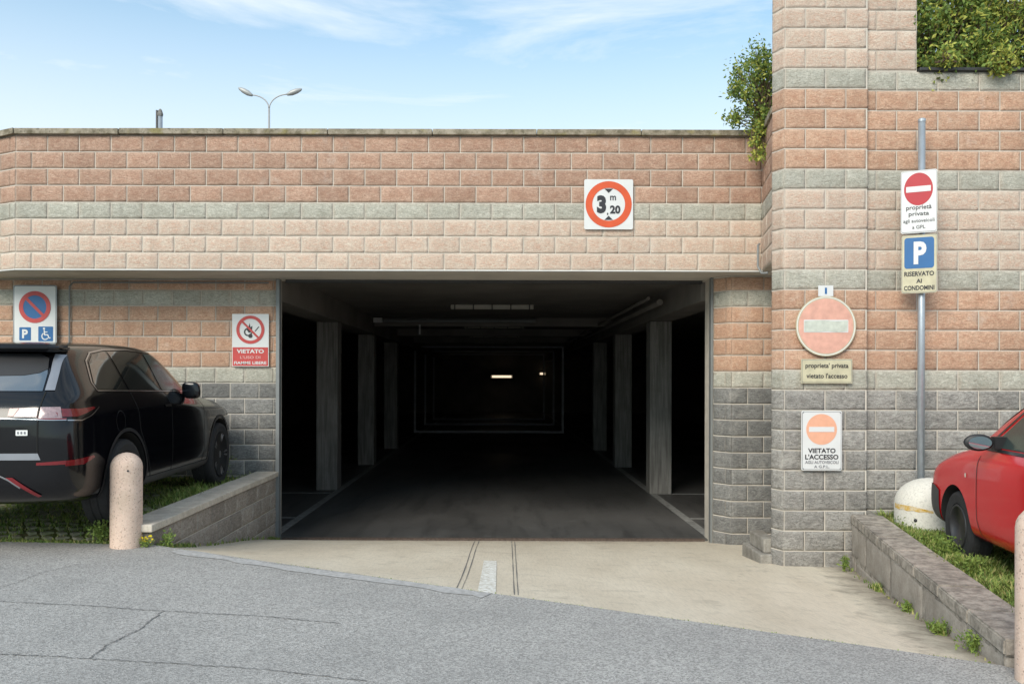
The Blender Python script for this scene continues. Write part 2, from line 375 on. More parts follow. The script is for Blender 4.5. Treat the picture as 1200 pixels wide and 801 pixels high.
M['tubelit'] = mat_emit('lit_tube', (1, .80, .58), .62)

# ------------------------------------------------------------------ block walls
BL, BH, BD = .40, .20, .06
def block_mesh(k):
    r = random.Random(100 + k); nx, nz = 5, 3
    J = .006
    xs = [J, .035] + [BL * (i / nx) for i in range(1, nx)] + [BL - .035, BL - J]
    xs = [J, .03, .13, .21, .29, .37, BL - J]; zs = [J, .03, .10, .17, BH - J]
    vs, fs = [], []
    for j, z in enumerate(zs):
        for i, x in enumerate(xs):
            edge = i in (0, len(xs) - 1) or j in (0, len(zs) - 1)
            y = -r.random() * .003 if edge else -.003 - r.random() * .007
            dx = 0 if i in (0, len(xs) - 1) else r.uniform(-.012, .012)
            dz = 0 if j in (0, len(zs) - 1) else r.uniform(-.010, .010)
            if edge: dz = dz * .2; dx = dx
            vs.append((x + dx, y, z + dz))
    W_ = len(xs); H_ = len(zs)
    for j in range(H_ - 1):
        for i in range(W_ - 1):
            a = j * W_ + i; fs.append((a, a + 1, a + W_ + 1, a + W_))
    base = len(vs)
    for x, z in ((J, J), (BL - J, J), (BL - J, BH - J), (J, BH - J)): vs.append((x, BD, z))
    bot = [i for i in range(W_)]; top = [(H_ - 1) * W_ + i for i in range(W_)]
    lef = [j * W_ for j in range(H_)]; rig = [j * W_ + W_ - 1 for j in range(H_)]
    fs.append(tuple(bot[::-1]) + (base, base + 1)); fs.append(tuple(top) + (base + 2, base + 3))
    fs.append(tuple(lef) + (base + 3, base)); fs.append(tuple(rig[::-1]) + (base + 1, base + 2))
    return vs, fs
BLK = {}
def block_me(k, matname):
    if (k, matname) not in BLK:
        vs, fs = block_mesh(k); me = bpy.data.meshes.new('block'); me.from_pydata(vs, [], fs); me.update()
        me.polygons.foreach_set('use_smooth', [len(p.vertices) == 4 for p in me.polygons]); me.materials.append(M[matname]); BLK[(k, matname)] = me
    return BLK[(k, matname)]
def lay(parent, p0, p1, z0, z1, zref, colfn, L, xseam, proud=.0012, clip=None, h=.2, name='brick', e0=0, e1=0):
    """courses of blocks along p0->p1 (left to right seen from outside). zref: a bed joint, xseam: distance of a head joint in even rows"""
    p0 = Vector(p0); p1 = Vector(p1); d = p1 - p0; T = d.length; d.normalize(); n = Vector((d.y, -d.x)); ang = math.atan2(d.y, d.x)
    i0 = math.floor((z0 - zref) / h + 1e-6); i1 = math.ceil((z1 - zref) / h - 1e-6)
    for i in range(i0, i1):
        za, zb = max(z0, zref + i * h), min(z1, zref + (i + 1) * h)
        if zb - za < .03: continue
        off = xseam + (L / 2 if i % 2 else 0)
        k = math.floor((-e0 - off) / L)
        while off + k * L < T + e1 - 1e-6:
            a, b = max(-e0, off + k * L), min(T + e1, off + (k + 1) * L); k += 1
            if b - a < .025: continue
            if clip and not clip((a + b) / 2, (za + zb) / 2): continue
            o = bpy.data.objects.new(name, block_me(rnd.randrange(8), colfn(i))); C.objects.link(o); o.parent = parent
            q = p0 + d * a + n * proud
            o.location = (q.x, q.y, za + rnd.uniform(-.0008, .0008)); o.rotation_euler = (0, 0, ang)
            o.scale = ((b - a) / BL, 1, (zb - za) / BH)
def rel(z): return z + CAMZ
# row colours counted from the bed joint under the first orange row
def col_tower(i):
    if i < -1: return 'dark2'
    if i == -1: return 'grey'
    if i <= 3: return 'orange'
    if i == 4: return 'grey'
    if i <= 8: return 'pale'
    if i == 9: return 'grey'
    if i <= 13: return 'orange'
    if i == 14: return 'grey'
    return 'pale'
def col_rec(i):
    return 'dark' if i < -1 else ('grey' if i in (-1, 4) else 'orange')
# --- parapet / fascia over the entrance
FZ0, FZ1 = rel(1.29), rel(2.89)
XL, XR, FD = -5.784, 3.14, 10.2
parapet = empty('parapet_wall', (XL, FD, FZ0), 0, 'long brick-clad beam and parapet over the garage opening, orange above a grey course and pale pink below', 'wall')
def reparent_fix(par):     # children were laid in world space: move them into the parent's frame
    bpy.context.view_layer.update(); inv = par.matrix_world.inverted()
    for c in par.children: c.matrix_parent_inverse = inv
def col_fascia(i): return 'pale' if i < 3 else ('grey' if i == 3 else 'orange_fascia')
lay(parapet, (XL, FD), (XR, FD), FZ0, FZ1, FZ0, col_fascia, .3794, .1897)
TL = (-7.5, FD + (7.5 + XL) * math.tan(R(28)))
lay(parapet, TL, (XL, FD), FZ0, FZ1, FZ0, col_fascia, .3794, .13)
bm = bmesh.new()
prism(bm, [TL, (XL, FD + .001), (XR + .3, FD + .001), (XR + .3, FD + .26), (XL + .07, FD + .26), (TL[0], TL[1] + .26)], FZ0, FZ1)
obj('mortar_core', bm, M['mortar'], parapet)
x = XL; cuts = [XL]
while cuts[-1] < XR - .9: cuts.append(cuts[-1] + 1.245)
cuts[-1] = XR + .02
for a, b in zip(cuts, cuts[1:]):
    bm = bmesh.new(); j = rnd.uniform(-.003, .003); box(bm, a + .004, b - .004, FD - .055 + j, FD + .31, FZ1 + .003 + j, FZ1 + .072 + j, .008)
    obj('coping_stone', bm, M['coping'], parapet)
bm = bmesh.new(); t = (XL - TL[0], FD - TL[1])
prism(bm, [(TL[0], TL[1] - .06), (XL - .006, FD - .06), (XL - .006, FD + .3), (TL[0], TL[1] + .3)], FZ1 + .003, FZ1 + .071)
obj('coping_stone', bm, M['coping'], parapet)
bm = bmesh.new(); box(bm, XL, XR, FD - .022, FD + .03, FZ0 - .012, FZ0 - .001)
prism(bm, [(TL[0], TL[1] - .022), (XL - .001, FD - .022), (XL - .001, FD + .03), (TL[0], TL[1] + .03)], FZ0 - .012, FZ0 - .001)
obj('drip_edge', bm, M['drip'], parapet)
reparent_fix(parapet)
# return of the parapet towards the tower
ret = empty('parapet_return_wall', (3.0, 9.5, FZ0), 0, 'short brick return wall joining the parapet to the tall tower, beneath the hanging shrub', 'wall')
lay(ret, (XR, FD), (3.14 - .16, 9.28), FZ0, FZ1, FZ0, col_fascia, .3794, .05)
bm = bmesh.new(); prism(bm, [(XR, FD), (2.98, 9.28), (3.3, 9.28), (3.4, FD)], FZ0, FZ1); obj('mortar_core', bm, M['mortar'], ret)
bm = bmesh.new(); prism(bm, [(XR + .021, FD + .3), (XR + .021, FD - .06), (XR - .04, FD - .06), (2.95, 9.28), (3.3, 9.28), (3.42, FD + .3)], FZ1 + .003, FZ1 + .072); obj('coping_stone', bm, M['coping'], ret)
reparent_fix(ret)
# --- recessed wall left of the opening
RD = 11.07; JL = -2.885
lw = empty('recessed_brick_wall', (-6, RD, 0), 0, 'recessed brick wall left of the opening, orange above and slate grey below, behind the black car', 'wall')
RZ = rel(.13)
lay(lw, (-8.6, RD), (JL, RD), rel(-1.6), rel(1.262), RZ, col_rec, .3755, (-4.993 + 8.6) % .3755)
bm = bmesh.new(); box(bm, -9.3, JL, RD + .001, RD + .25, rel(-2.2), rel(1.272)); obj('mortar_core', bm, M['mortar'], lw)
reparent_fix(lw)
# --- right pier
PD = 10.53; PZ = rel(.09)
pier = empty('gate_pier', (3.0, PD, 0), 0, 'brick pier with cut corner at the right edge of the garage opening', 'pier')
lay(pier, (2.864, PD), (3.40, PD), rel(-2.12), rel(1.26), PZ, col_rec, .4, .2, e0=.006)
lay(pier, (2.70, 10.76), (2.864, PD), rel(-2.12), rel(1.26), PZ, col_rec, .4, .0, e1=.006)
bm = bmesh.new(); prism(bm, [(2.70, 10.76), (2.864, PD), (3.5, PD), (3.5, 11.2), (2.70, 11.2)], rel(-2.3), rel(1.272)); obj('mortar_core', bm, M['mortar'], pier)
reparent_fix(pier)
# --- tall tower
TD = 8.5; TZ = rel(.09); TX0, TX1 = 2.83, 3.66; TTOP = rel(4.69)
tower = empty('brick_tower', (3.2, TD, -.5), 0, 'tall banded brick tower with a cut corner, carrying the round faded sign', 'tower')
lay(tower, (TX0, TD), (TX1, TD), rel(-2.1), TTOP, TZ, col_tower, .405, .4145, e0=.006, e1=.009)
lay(tower, (2.763, 8.66), (TX0, TD), rel(-2.1), TTOP, TZ, col_tower, .405, .0, e1=.006)
bm = bmesh.new(); prism(bm, [(2.763, 8.66), (TX0, TD), (TX1, TD), (TX1, 9.6), (3.1, 9.6), (2.98, 9.28)], rel(-2.2), TTOP); obj('mortar_core', bm, M['mortar'], tower)
bm = bmesh.new(); prism(bm, [(2.70, 8.66), (2.80, 8.42), (3.72, 8.42), (3.72, 9.65), (3.0, 9.65)], TTOP + .003, TTOP + .08); obj('coping_stone', bm, M['coping'], tower)
reparent_fix(tower)
# --- right wall
WD = 8.56; WX0, WX1 = TX1 + .005, 6.9; WTOP = rel(3.08)
rw = empty('garden_wall', (5, WD, -.5), 0, 'long banded brick wall right of the tower, under the overhanging hedge and behind the red car', 'wall')
def clip_rw(s, z): return z < WTOP or WX0 + s < 4.19
lay(rw, (WX0, WD), (WX1, WD), rel(-1.6), WTOP, TZ, col_tower, .4145, (4.186 - WX0) % .4145 - .4145 / 2)
lay(rw, (WX0, WD), (4.18, WD), WTOP + .01, TTOP, TZ, col_tower, .4145, (4.186 - WX0) % .4145 - .4145 / 2)
bm = bmesh.new(); box(bm, WX0, WX1 + .3, WD + .001, WD + .24, rel(-2.0), WTOP); obj('mortar_core', bm, M['mortar'], rw)
bm = bmesh.new(); box(bm, WX0, 4.18, WD + .001, WD + .24, WTOP + .001, TTOP); obj('mortar_core', bm, M['mortar'], rw)
for a, b in ((4.19, 5.4), (5.4, 6.6), (6.6, 7.2)):
    bm = bmesh.new(); box(bm, a + .003, b - .003, WD - .045, WD + .26, WTOP + .003, WTOP + .033, .004); obj('coping_stone', bm, M['black_metal'], rw)
reparent_fix(rw)
bm = bmesh.new(); box(bm, 4.2, 7.2, 8.82, 10.4, rel(2.4), rel(3.0)); tag(obj('planter_soil', bm, M['soil']), kind='structure')
# --- soffit, roof slab, garage interior
bm = bmesh.new(); prism(bm, [(-7.5, 11.06), (XL - .02, FD + .035), (3.38, FD + .035), (3.38, 11.3), (-7.5, 11.3)], rel(1.275), rel(1.44)); tag(obj('entrance_soffit', bm, M['plaster']), kind='structure')
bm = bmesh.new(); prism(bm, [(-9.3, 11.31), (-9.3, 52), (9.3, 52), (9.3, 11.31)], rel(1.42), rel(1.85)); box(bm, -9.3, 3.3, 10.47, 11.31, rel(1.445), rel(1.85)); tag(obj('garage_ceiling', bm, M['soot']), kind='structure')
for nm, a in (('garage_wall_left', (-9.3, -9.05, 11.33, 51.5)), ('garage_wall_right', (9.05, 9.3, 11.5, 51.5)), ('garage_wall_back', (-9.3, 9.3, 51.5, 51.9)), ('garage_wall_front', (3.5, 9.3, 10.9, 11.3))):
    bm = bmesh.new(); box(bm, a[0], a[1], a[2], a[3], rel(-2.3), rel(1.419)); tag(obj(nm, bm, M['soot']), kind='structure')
GF = rel(-2.07)
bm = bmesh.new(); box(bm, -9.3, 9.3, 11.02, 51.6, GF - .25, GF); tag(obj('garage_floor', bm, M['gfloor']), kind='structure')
for s, xx in (('left', -2.95), ('right', 2.77)):
    bm = bmesh.new(); box(bm, xx - .06, xx + .06, 11.15, 48, GF + .001, GF + .005)
    tag(obj('floor_line', bm, M['line']), 'long worn white floor line along the %s row of garage columns' % s, 'floor marking', 'floor lines in the garage')
for k, yy in enumerate((12.6, 15.3)):
    for s, x0, x1 in ((-1, -8.5, -3.02), (1, 2.84, 8.5)):
        bm = bmesh.new(); box(bm, x0, x1, yy, yy + .08, GF + .001, GF + .005)
        tag(obj('bay_line', bm, M['line']), '%s white parking bay line crossing the dark floor on the %s of the garage' % (('nearer', 'farther')[k], 'left' if s < 0 else 'right'), 'floor marking', 'floor lines in the garage')
ordn = ['nearest', 'second', 'third', 'fourth', 'fifth', 'sixth', 'seventh', 'last']
for s, xx, y0 in (('left', -3.17, 15.9), ('right', 2.9, 15.5)):
    for k in range(3):
        bm = bmesh.new(); box(bm, xx - .195, xx + .195, y0 + k * 4.6 - .195, y0 + k * 4.6 + .195, GF + .001, rel(1.03), .012)
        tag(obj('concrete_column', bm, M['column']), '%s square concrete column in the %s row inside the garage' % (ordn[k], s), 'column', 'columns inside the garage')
    bm = bmesh.new(); box(bm, xx - .22, xx + .22, 11.35, 51.4, rel(1.035), rel(1.418))
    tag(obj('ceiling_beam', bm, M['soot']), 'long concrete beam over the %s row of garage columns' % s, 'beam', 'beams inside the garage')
for k, yy in enumerate((20.2, 24.8, 29.4, 34.0)):
    bm = bmesh.new(); box(bm, -2.94, 2.67, yy - .15, yy + .15, rel(1.22), rel(1.418))
    tag(obj('cross_beam', bm, M['soot']), '%s shallow beam crossing the garage ceiling between the column rows' % ordn[k], 'beam', 'beams inside the garage')
bm = bmesh.new(); box(bm, -2.879, -2.835, 10.995, 11.10, GF - .03, rel(1.27)); tag(obj('door_guide', bm, M['jamb']), 'tall grey steel door guide at the left edge of the opening', 'door frame', 'door guides of the opening')
bm = bmesh.new(); box(bm, 2.668, 2.695, 10.765, 10.85, GF - .03, rel(1.27)); tag(obj('door_guide', bm, M['jamb']), 'tall grey steel door guide at the right edge of the opening', 'door frame', 'door guides of the opening')
bm = bmesh.new(); box(bm, -2.78, 2.64, 11.09, 11.16, rel(1.235), rel(1.274)); tag(obj('door_track', bm, M['black_metal']), 'thin dark steel track under the soffit along the top of the opening', 'door track')
for k, (yy, x0, x1) in enumerate(((32.3, -3.23, 2.45), (37.6, -3.3, 2.44), (42.2, -3.28, 2.25))):
    bm = bmesh.new(); t = .08
    box(bm, x0, x0 + t, yy, yy + t, GF + .001, rel(1.21)); box(bm, x1 - t, x1, yy, yy + t, GF + .001, rel(1.21))
    box(bm, x0 + t, x1 - t, yy + .003, yy + t, GF + .001, GF + .09); box(bm, x0 + t, x1 - t, yy + .003, yy + t, rel(1.15), rel(1.21))
    tag(obj('portal_frame', bm, M['bumper_grey2']), '%s pale rectangular frame deep in the dark garage' % ('nearest', 'middle', 'farthest')[k], 'frame', 'pale frames deep in the garage')
for k, yy in enumerate((16.5, 22.8, 27.6, 32.6)):
    e = empty('tube_light', (-.14, yy, rel(1.371)), 0, '%s unlit caged tube light under the garage ceiling' % ordn[k], 'light', 'unlit tube lights under the garage ceiling')
    bm = bmesh.new(); box(bm, -.80, .80, -.06, .06, -.04, .046, .01); obj('housing', bm, M['fixture'], e)
    for q in range(5):
        bm = bmesh.new(); xx = -.72 + q * .36; box(bm, xx - .012, xx + .012, -.072, .072, -.045, .05); obj('cage_bar', bm, M['black_metal'], e)
e = empty('tube_light', (.15, 50.6, rel(.1)), 0, 'lit warm tube light glowing at the far end of the garage', 'light')
bm = bmesh.new(); box(bm, -.57, .57, -.05, .05, -.06, .06, .01); obj('lit_tube', bm, M['tubelit'], e)
bm = bmesh.new(); box(bm, -.65, .65, .055, .17, -.09, .09); obj('housing', bm, M['fixture'], e)
e = empty('tube_light', (2.6, 51.3, rel(.28)), 0, 'small lit lamp seen partly, right of the glowing tube deep in the garage', 'light')
bm = bmesh.new(); box(bm, -.14, .14, -.05, .05, -.05, .05, .01); obj('lit_tube', bm, M['tubelit'], e)
bm = bmesh.new(); box(bm, -.2, .2, .055, .17, -.09, .09); obj('housing', bm, M['fixture'], e)
bm = bmesh.new(); tube(bm, [(-2.94, 19.97, rel(1.345)), (.85, 19.97, rel(1.345))], .05, 8); tag(obj('ceiling_pipe', bm, M['jamb']), 'grey pipe crossing half the garage ceiling behind the nearest tube light', 'pipe', 'pipes under the garage ceiling')
bm = bmesh.new(); tube(bm, [(2.52, 13.4, rel(1.2)), (2.52, 40, rel(1.2))], .05, 8); tag(obj('ceiling_pipe', bm, M['soot']), 'long grey pipe running into the garage beside the right beam', 'pipe', 'pipes under the garage ceiling')
bm = bmesh.new(); tube(bm, [(2.34, 13.4, rel(1.26)), (2.34, 40, rel(1.26))], .03, 8); tag(obj('ceiling_pipe', bm, M['soot']), 'thinner grey pipe running into the garage left of the thicker one', 'pipe', 'pipes under the garage ceiling')
bm = bmesh.new(); box(bm, -2.93, -2.72, 19.82, 19.91, rel(1.29), rel(1.40), .01); tag(obj('junction_box', bm, M['white']), 'small white junction box at the left end of the cross pipe', 'junction box')
bm = bmesh.new(); tube(bm, [(-1.82, 19.5, rel(1.0)), (-1.82, 19.5, rel(1.22))], .02, 8); tag(obj('ceiling_sensor', bm, M['white']), 'thin short pale rod hanging from the garage ceiling on the left', 'rod')
# conduit on the recessed wall
bm = bmesh.new(); cz = rel(1.225); cx = -5.56
tube(bm, [(JL - .1, RD - .035, cz), (cx + .05, RD - .035, cz), (cx, RD - .035, cz - .05), (cx, RD - .035, rel(-1.2))], .011, 8)
tag(obj('conduit', bm, M['jamb']), 'thin grey conduit under the soffit turning down the recessed wall beside the parking sign', 'conduit')
bm = bmesh.new(); p = Wp(899, 300, 9.75)
tube(bm, [(3.03, 9.95, rel(1.57)), (3.00, 9.9, rel(1.55)), (3.00, 9.9, rel(1.30)), (3.03, 9.86, rel(1.22)), (3.09, 9.82, rel(1.22))], .014, 8)
tag(obj('downpipe', bm, M['jamb']), 'short hooked grey pipe in the corner between parapet and tower', 'pipe')

# ------------------------------------------------------------------ ground
def bnd(x): return 7.1 if x <= -2.9 else 7.08 - .475 * (x + 2.9)
bm = bmesh.new(); box(bm, -400, 400, -400, 400, -1.7, -1.3); tag(obj('ground', bm, M['ground']), kind='structure')
xs = [-90, -40, -15, -8, -5, -3.6, -2.9001, -2, -1, 0, 1, 2, 2.62, 2.7, 3.2, 5, 10, 30, 90]
vs, fs = [], []
for x in xs:
    b_ = bnd(x) if x < 2.65 else 4.36
    if x == 2.62: b_ = 4.45
    for yy in (-90, -30, -8, 0, 2.5, b_): vs.append((x, yy, road_z(max(-15, min(15, x)))))
    vs.append((x, b_ + .001, road_z(max(-15, min(15, x))) - .3))
for i in range(len(xs) - 1):
    for j in range(6): a = i * 7 + j; fs.append((a, a + 7, a + 8, a + 1))
tag(raw('road', vs, fs, M['asphalt']), kind='structure')
def ramp_z(x, y):
    b_ = 7.08 - .475 * (x + 2.9); v = max(0, min(1, (y - b_) / (11.02 - b_)))
    v2 = v + .045 * math.sin(2 * math.pi * v) * .6
    z = road_z(x) * (1 - v2) + (GF - .012) * v2
    return z - .012
vs, fs = [], []; nx, ny = 30, 30
for i in range(nx + 1):
    x = -3.0 + 7.0 * i / nx; b_ = 7.08 - .475 * (x + 2.9) - .08
    for j in range(ny + 1):
        y = b_ + (11.03 - b_) * j / ny; vs.append((x, y, ramp_z(x, y)))
for i in range(nx):
    for j in range(ny): a = i * (ny + 1) + j; fs.append((a, a + ny + 1, a + ny + 2, a + 1))
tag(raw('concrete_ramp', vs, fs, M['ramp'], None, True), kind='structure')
def strip(name, pts, width, zfn, mat, lift=.004, jit=0, nsub=1):
    P = []
    for a, b in zip(pts, pts[1:]):
        for k in range(nsub): t = k / nsub; P.append(Vector(a) * (1 - t) + Vector(b) * t)
    P.append(Vector(pts[-1])); vs, fs = [], []
    for i, q in enumerate(P):
        if jit and 0 < i < len(P) - 1: q = q + Vector((rnd.uniform(-jit, jit), rnd.uniform(-jit, jit)))
        d = (P[min(i + 1, len(P) - 1)] - P[max(0, i - 1)]).normalized(); n = Vector((-d.y, d.x))
        wd = width * (rnd.uniform(.4, 1.3) if jit else 1)
        for s in (-1, 1): r_ = q + n * s * wd / 2; vs.append((r_.x, r_.y, zfn(r_.x, r_.y) + lift))
    for i in range(len(P) - 1): fs.append((2 * i, 2 * i + 1, 2 * i + 3, 2 * i + 2))
    return raw(name, vs, fs, mat)
cr = [([(0, 706), (110, 711), (190, 717), (300, 722), (400, 731)], 'long crack running across the asphalt from the left edge'),
      ([(0, 768), (60, 770), (105, 773), (180, 777), (300, 784), (430, 798)], 'lower crack across the asphalt near the bottom left corner'),
      ([(190, 718), (165, 738), (130, 755), (105, 773)], 'short slanting crack linking the two long asphalt cracks'),
      ([(-30, 700), (20, 684), (50, 672), (95, 662)], 'faint crack in the asphalt below the grass paving')]
for pts, lb in cr:
    tag(strip('asphalt_crack', [Gp(*q) for q in pts], .005 if 'faint' in lb else .008, road_z, M['crack'], .004, .008, 26), lb, 'crack', 'cracks in the asphalt')
e_ = [Vector((x, bnd(x) - .10 - .02 * math.sin(x * 3))) for x in (-2.6, -2.2, -1.8, -1.4, -1.0, -.6, -.2, -.08)]
tag(strip('road_edge_strip', e_, .13, road_z, M['asphalt_seal'], .004, .006, 3), kind='structure')
def rampray(px, py):
    lo, hi = 3.5, 11.2
    for _ in range(40):
        m_ = (lo + hi) / 2
        if ramp_z((px - 585) * m_ / 1000, m_) < CAMZ - (py - 443) * m_ / 1000: lo = m_
        else: hi = m_
    return Vector(((px - 585) * lo / 1000, lo))
for a, b, lb in (((562, 634), (541, 693), 'outer left'), ((557, 634), (535, 691), 'left'), ((600, 634), (604, 704), 'right'), ((603.5, 634), (608.5, 705), 'outer right')):
    tag(strip('ramp_joint', [rampray(*a), rampray(*b)], .008, ramp_z, M['crack'], .004, .001, 12), '%s dark joint of the narrow channel pair down the middle of the ramp' % lb, 'joint', 'joints in the ramp')
a, b = rampray(575, 657), rampray(570.5, 697)
st = strip('painted_dash', [a, b], .125, ramp_z, M['wornpaint'], .0045, 0, 6); tag(st, 'worn white painted dash in the middle of the ramp', 'road marking')
# rusty drain at the threshold
e = empty('drain_grate', (-.1, 10.99, GF + .004), 0, 'rusty narrow drain grate across the threshold of the garage', 'grate')
bm = bmesh.new(); box(bm, -2.68, 2.74, -.05, -.035, -.03, .012); box(bm, -2.68, 2.74, .035, .05, -.03, .006); obj('rail', bm, M['rust'], e)
bm = bmesh.new()
for k in range(108): xx = -2.65 + k * .05; box(bm, xx, xx + .02, -.034, .034, -.02, .003)
tag(obj('grate_bars', bm, M['rust'], e), kind='stuff')
# concrete kerb block by the tower
e = empty('kerb_block', (2.6, 9.0, ramp_z(2.6, 9.0)), 0, 'stepped concrete kerb block at the foot of the tower beside the ramp', 'kerb')
bm = bmesh.new(); box(bm, .05, .22, -.36, .3, -.1, .12, .015); obj('lower_step', bm, M['concrete'], e)
bm = bmesh.new(); box(bm, .1, .24, -.30, .2, .121, .27, .015); obj('upper_step', bm, M['concrete'], e)
# left parking ground
def lp_z(x, y):
    t = max(0, min(1, (y - 7.1) / .7)); t = t * t * (3 - 2 * t)
    return road_z(max(x, -8)) * (1 - t) + rel(-1.275) * t + .012 * mnoise.noise(Vector((x * 1.3, y * 1.3, 0))) * t
vs, fs = [], []; nx, ny = 50, 34
for i in range(nx + 1):
    for j in range(ny + 1):
        x = -9.3 + 6.19 * i / nx; y = 7.09 + 3.975 * j / ny; vs.append((x, y, lp_z(x, y) - .018))
for i in range(nx):
    for j in range(ny): a = i * (ny + 1) + j; fs.append((a, a + ny + 1, a + ny + 2, a + 1))
tag(raw('grass_verge_left', vs, fs, M['soil'], None, True), kind='structure')
# grass pavers: small concrete studs in a diagonal grid
vs, fs = [], []
def stud(x, y, s, ang):
    z = lp_z(x, y); b0 = len(vs); c, s_ = math.cos(ang), math.sin(ang)
    for zz, k in ((-.04, 1), (-.004, 1), (.0, .86)):
        for u, v in ((-1, -.62), (1, -.62), (1, .62), (-1, .62)):
            vs.append((x + (u * c - v * s_) * s * k, y + (u * s_ + v * c) * s * k, z + zz))
    for k in range(2):
        for q in range(4): a = b0 + k * 4 + q; b = b0 + k * 4 + (q + 1) % 4; fs.append((a, b, b + 4, a + 4))
    fs.append((b0 + 8, b0 + 9, b0 + 10, b0 + 11))
for i in range(-2, 32):
    for j in range(0, 26):
        x = -6.9 + i * .13 + (.065 if j % 2 else 0); y = 7.16 + j * .11
        if x > -3.17 or y > 9.9: continue
        stud(x + rnd.uniform(-.004, .004), y, .048, R(45 if (i + j) % 2 else -45) + rnd.uniform(-.05, .05))
tag(raw('grass_pavers', vs, fs, M['paver']), 'grid of small concrete grass pavers under and behind the black car', 'paving', None, 'stuff')
# right parking ground
def wallx(y): return 2.63 + (3.50 - 2.63) * (y - 4.44) / (8.47 - 4.44)
def rp_z(x, y):
    t = max(0, min(1, (y - 7.3) / 1.2)); e2 = max(0, min(1, (y - 4.4) / .5))
    z = rel(-1.465) + .05 * t
    return (road_z(x) - .005) * (1 - e2) + z * e2 + .012 * mnoise.noise(Vector((x * 1.7, y * 1.7, 3)))
vs, fs = [], []; nx, ny = 40, 40
for i in range(nx + 1):
    for j in range(ny + 1):
        y = 4.36 + (8.56 - 4.36) * j / ny; x0 = wallx(y) + .2; x = x0 + (9.5 - x0) * (i / nx) ** 1.3; vs.append((x, y, rp_z(x, y)))
for i in range(nx):
    for j in range(ny): a = i * (ny + 1) + j; fs.append((a, a + ny + 1, a + ny + 2, a + 1))
tag(raw('grass_verge_right', vs, fs, M['soil'], None, True), kind='structure')

# ------------------------------------------------------------------ low walls
LWX = -2.88
lo = empty('low_wall', (LWX, 9, 0), 0, 'low block retaining wall with pale cap left of the ramp, beside the black car', 'wall')
lay(lo, (LWX, 7.045), (LWX, 10.99), rel(-2.15), rel(-1.273), rel(-1.273), lambda i: 'old', .4, .1, .0005)
lay(lo, (LWX - .2, 7.045), (LWX, 7.045), rel(-1.5), rel(-1.273), rel(-1.273), lambda i: 'old', .4, 0, .006)
bm = bmesh.new(); box(bm, LWX - .22, LWX - .001, 7.046, 11.06, rel(-2.3), rel(-1.275)); obj('mortar_core', bm, M['mortar'], lo)
ys = [6.99, 8.0, 9.0, 10.0, 11.05]
for a, b in zip(ys, ys[1:]):
    bm = bmesh.new(); j = rnd.uniform(-.003, .003); box(bm, LWX - .26, LWX + .04 + j, a + .002, b - .002, rel(-1.27) + j, rel(-1.208) + j, .008); obj('cap_stone', bm, M['cap_left'], lo)
reparent_fix(lo)
lo = empty('low_wall', (3.0, 6.4, 0), 0, 'low block wall with dark lichen on its cap, running from the tower past the red car', 'wall')
pf, pn = Vector((3.50, 8.46)), Vector((2.63, 4.44)); dd = (pn - pf).normalized(); nn = Vector((dd.y, -dd.x))
LT = rel(-1.34)
lay(lo, pf, pn, rel(-2.15), LT - .09, LT - .09, lambda i: 'old_smooth', .95, .2, -.003, name='brick', h=.32)
q0 = pn; q1 = pn - nn * .26
lay(lo, q0, q1, rel(-1.75), LT - .09, LT - .09, lambda i: 'old_smooth', .4, 0, .004)
bm = bmesh.new(); prism(bm, [pf, pn, pn - nn * .26, pf - nn * .26], rel(-2.3), LT - .092); obj('mortar_core', bm, M['cap_right'], lo)
T = (pn - pf).length; n_ = 7
for k in range(n_):
    a = pf + dd * (T + .04) * k / n_ + dd * .003; b = pf + dd * (T + .04) * (k + 1) / n_ - dd * .003; j = rnd.uniform(-.003, .003)
    bm = bmesh.new(); prism(bm, [a + nn * .012, b + nn * .012, b - nn * .285, a - nn * .285], LT - .088 + j, LT + j)
    bmesh.ops.bevel(bm, geom=list(bm.edges), offset=.01, segments=2, affect='EDGES'); obj('cap_stone', bm, M['cap_right'], lo)
reparent_fix(lo)
# ------------------------------------------------------------------ bollards
def bollard(loc, h, label):
    e = empty('bollard', loc, 0, label, 'bollard', 'pink stone bollards'); bm = bmesh.new(); r = .125
    prof = [(r, -.1), (r, 0), (r, h - .12)] + [(r * math.cos(R(a)), h - .12 + .12 * math.sin(R(a))) for a in (15, 30, 45, 60, 75, 86)]
    lathe(bm, prof, 40); obj('shaft', bm, M['bollard'], e, True)
    bm = bmesh.new(); lathe(bm, [(.008, -.126), (.008, -.12)], 10)
    for v in bm.verts: v.co = Vector((v.co.x + .06, v.co.z + .012, v.co.y + h - .14))
    obj('fixing_hole', bm, M['ink'], e)
g = Vector(((148.5 - 585) * .0070, 7.0)); bollard((g.x, g.y, road_z(g.x)), .77, 'pink stone bollard with rounded top beside the grass pavers and the black car')
bollard((2.685, 4.2, road_z(2.7)), .87, 'pink stone bollard cut by the right edge, at the near end of the lichened wall')
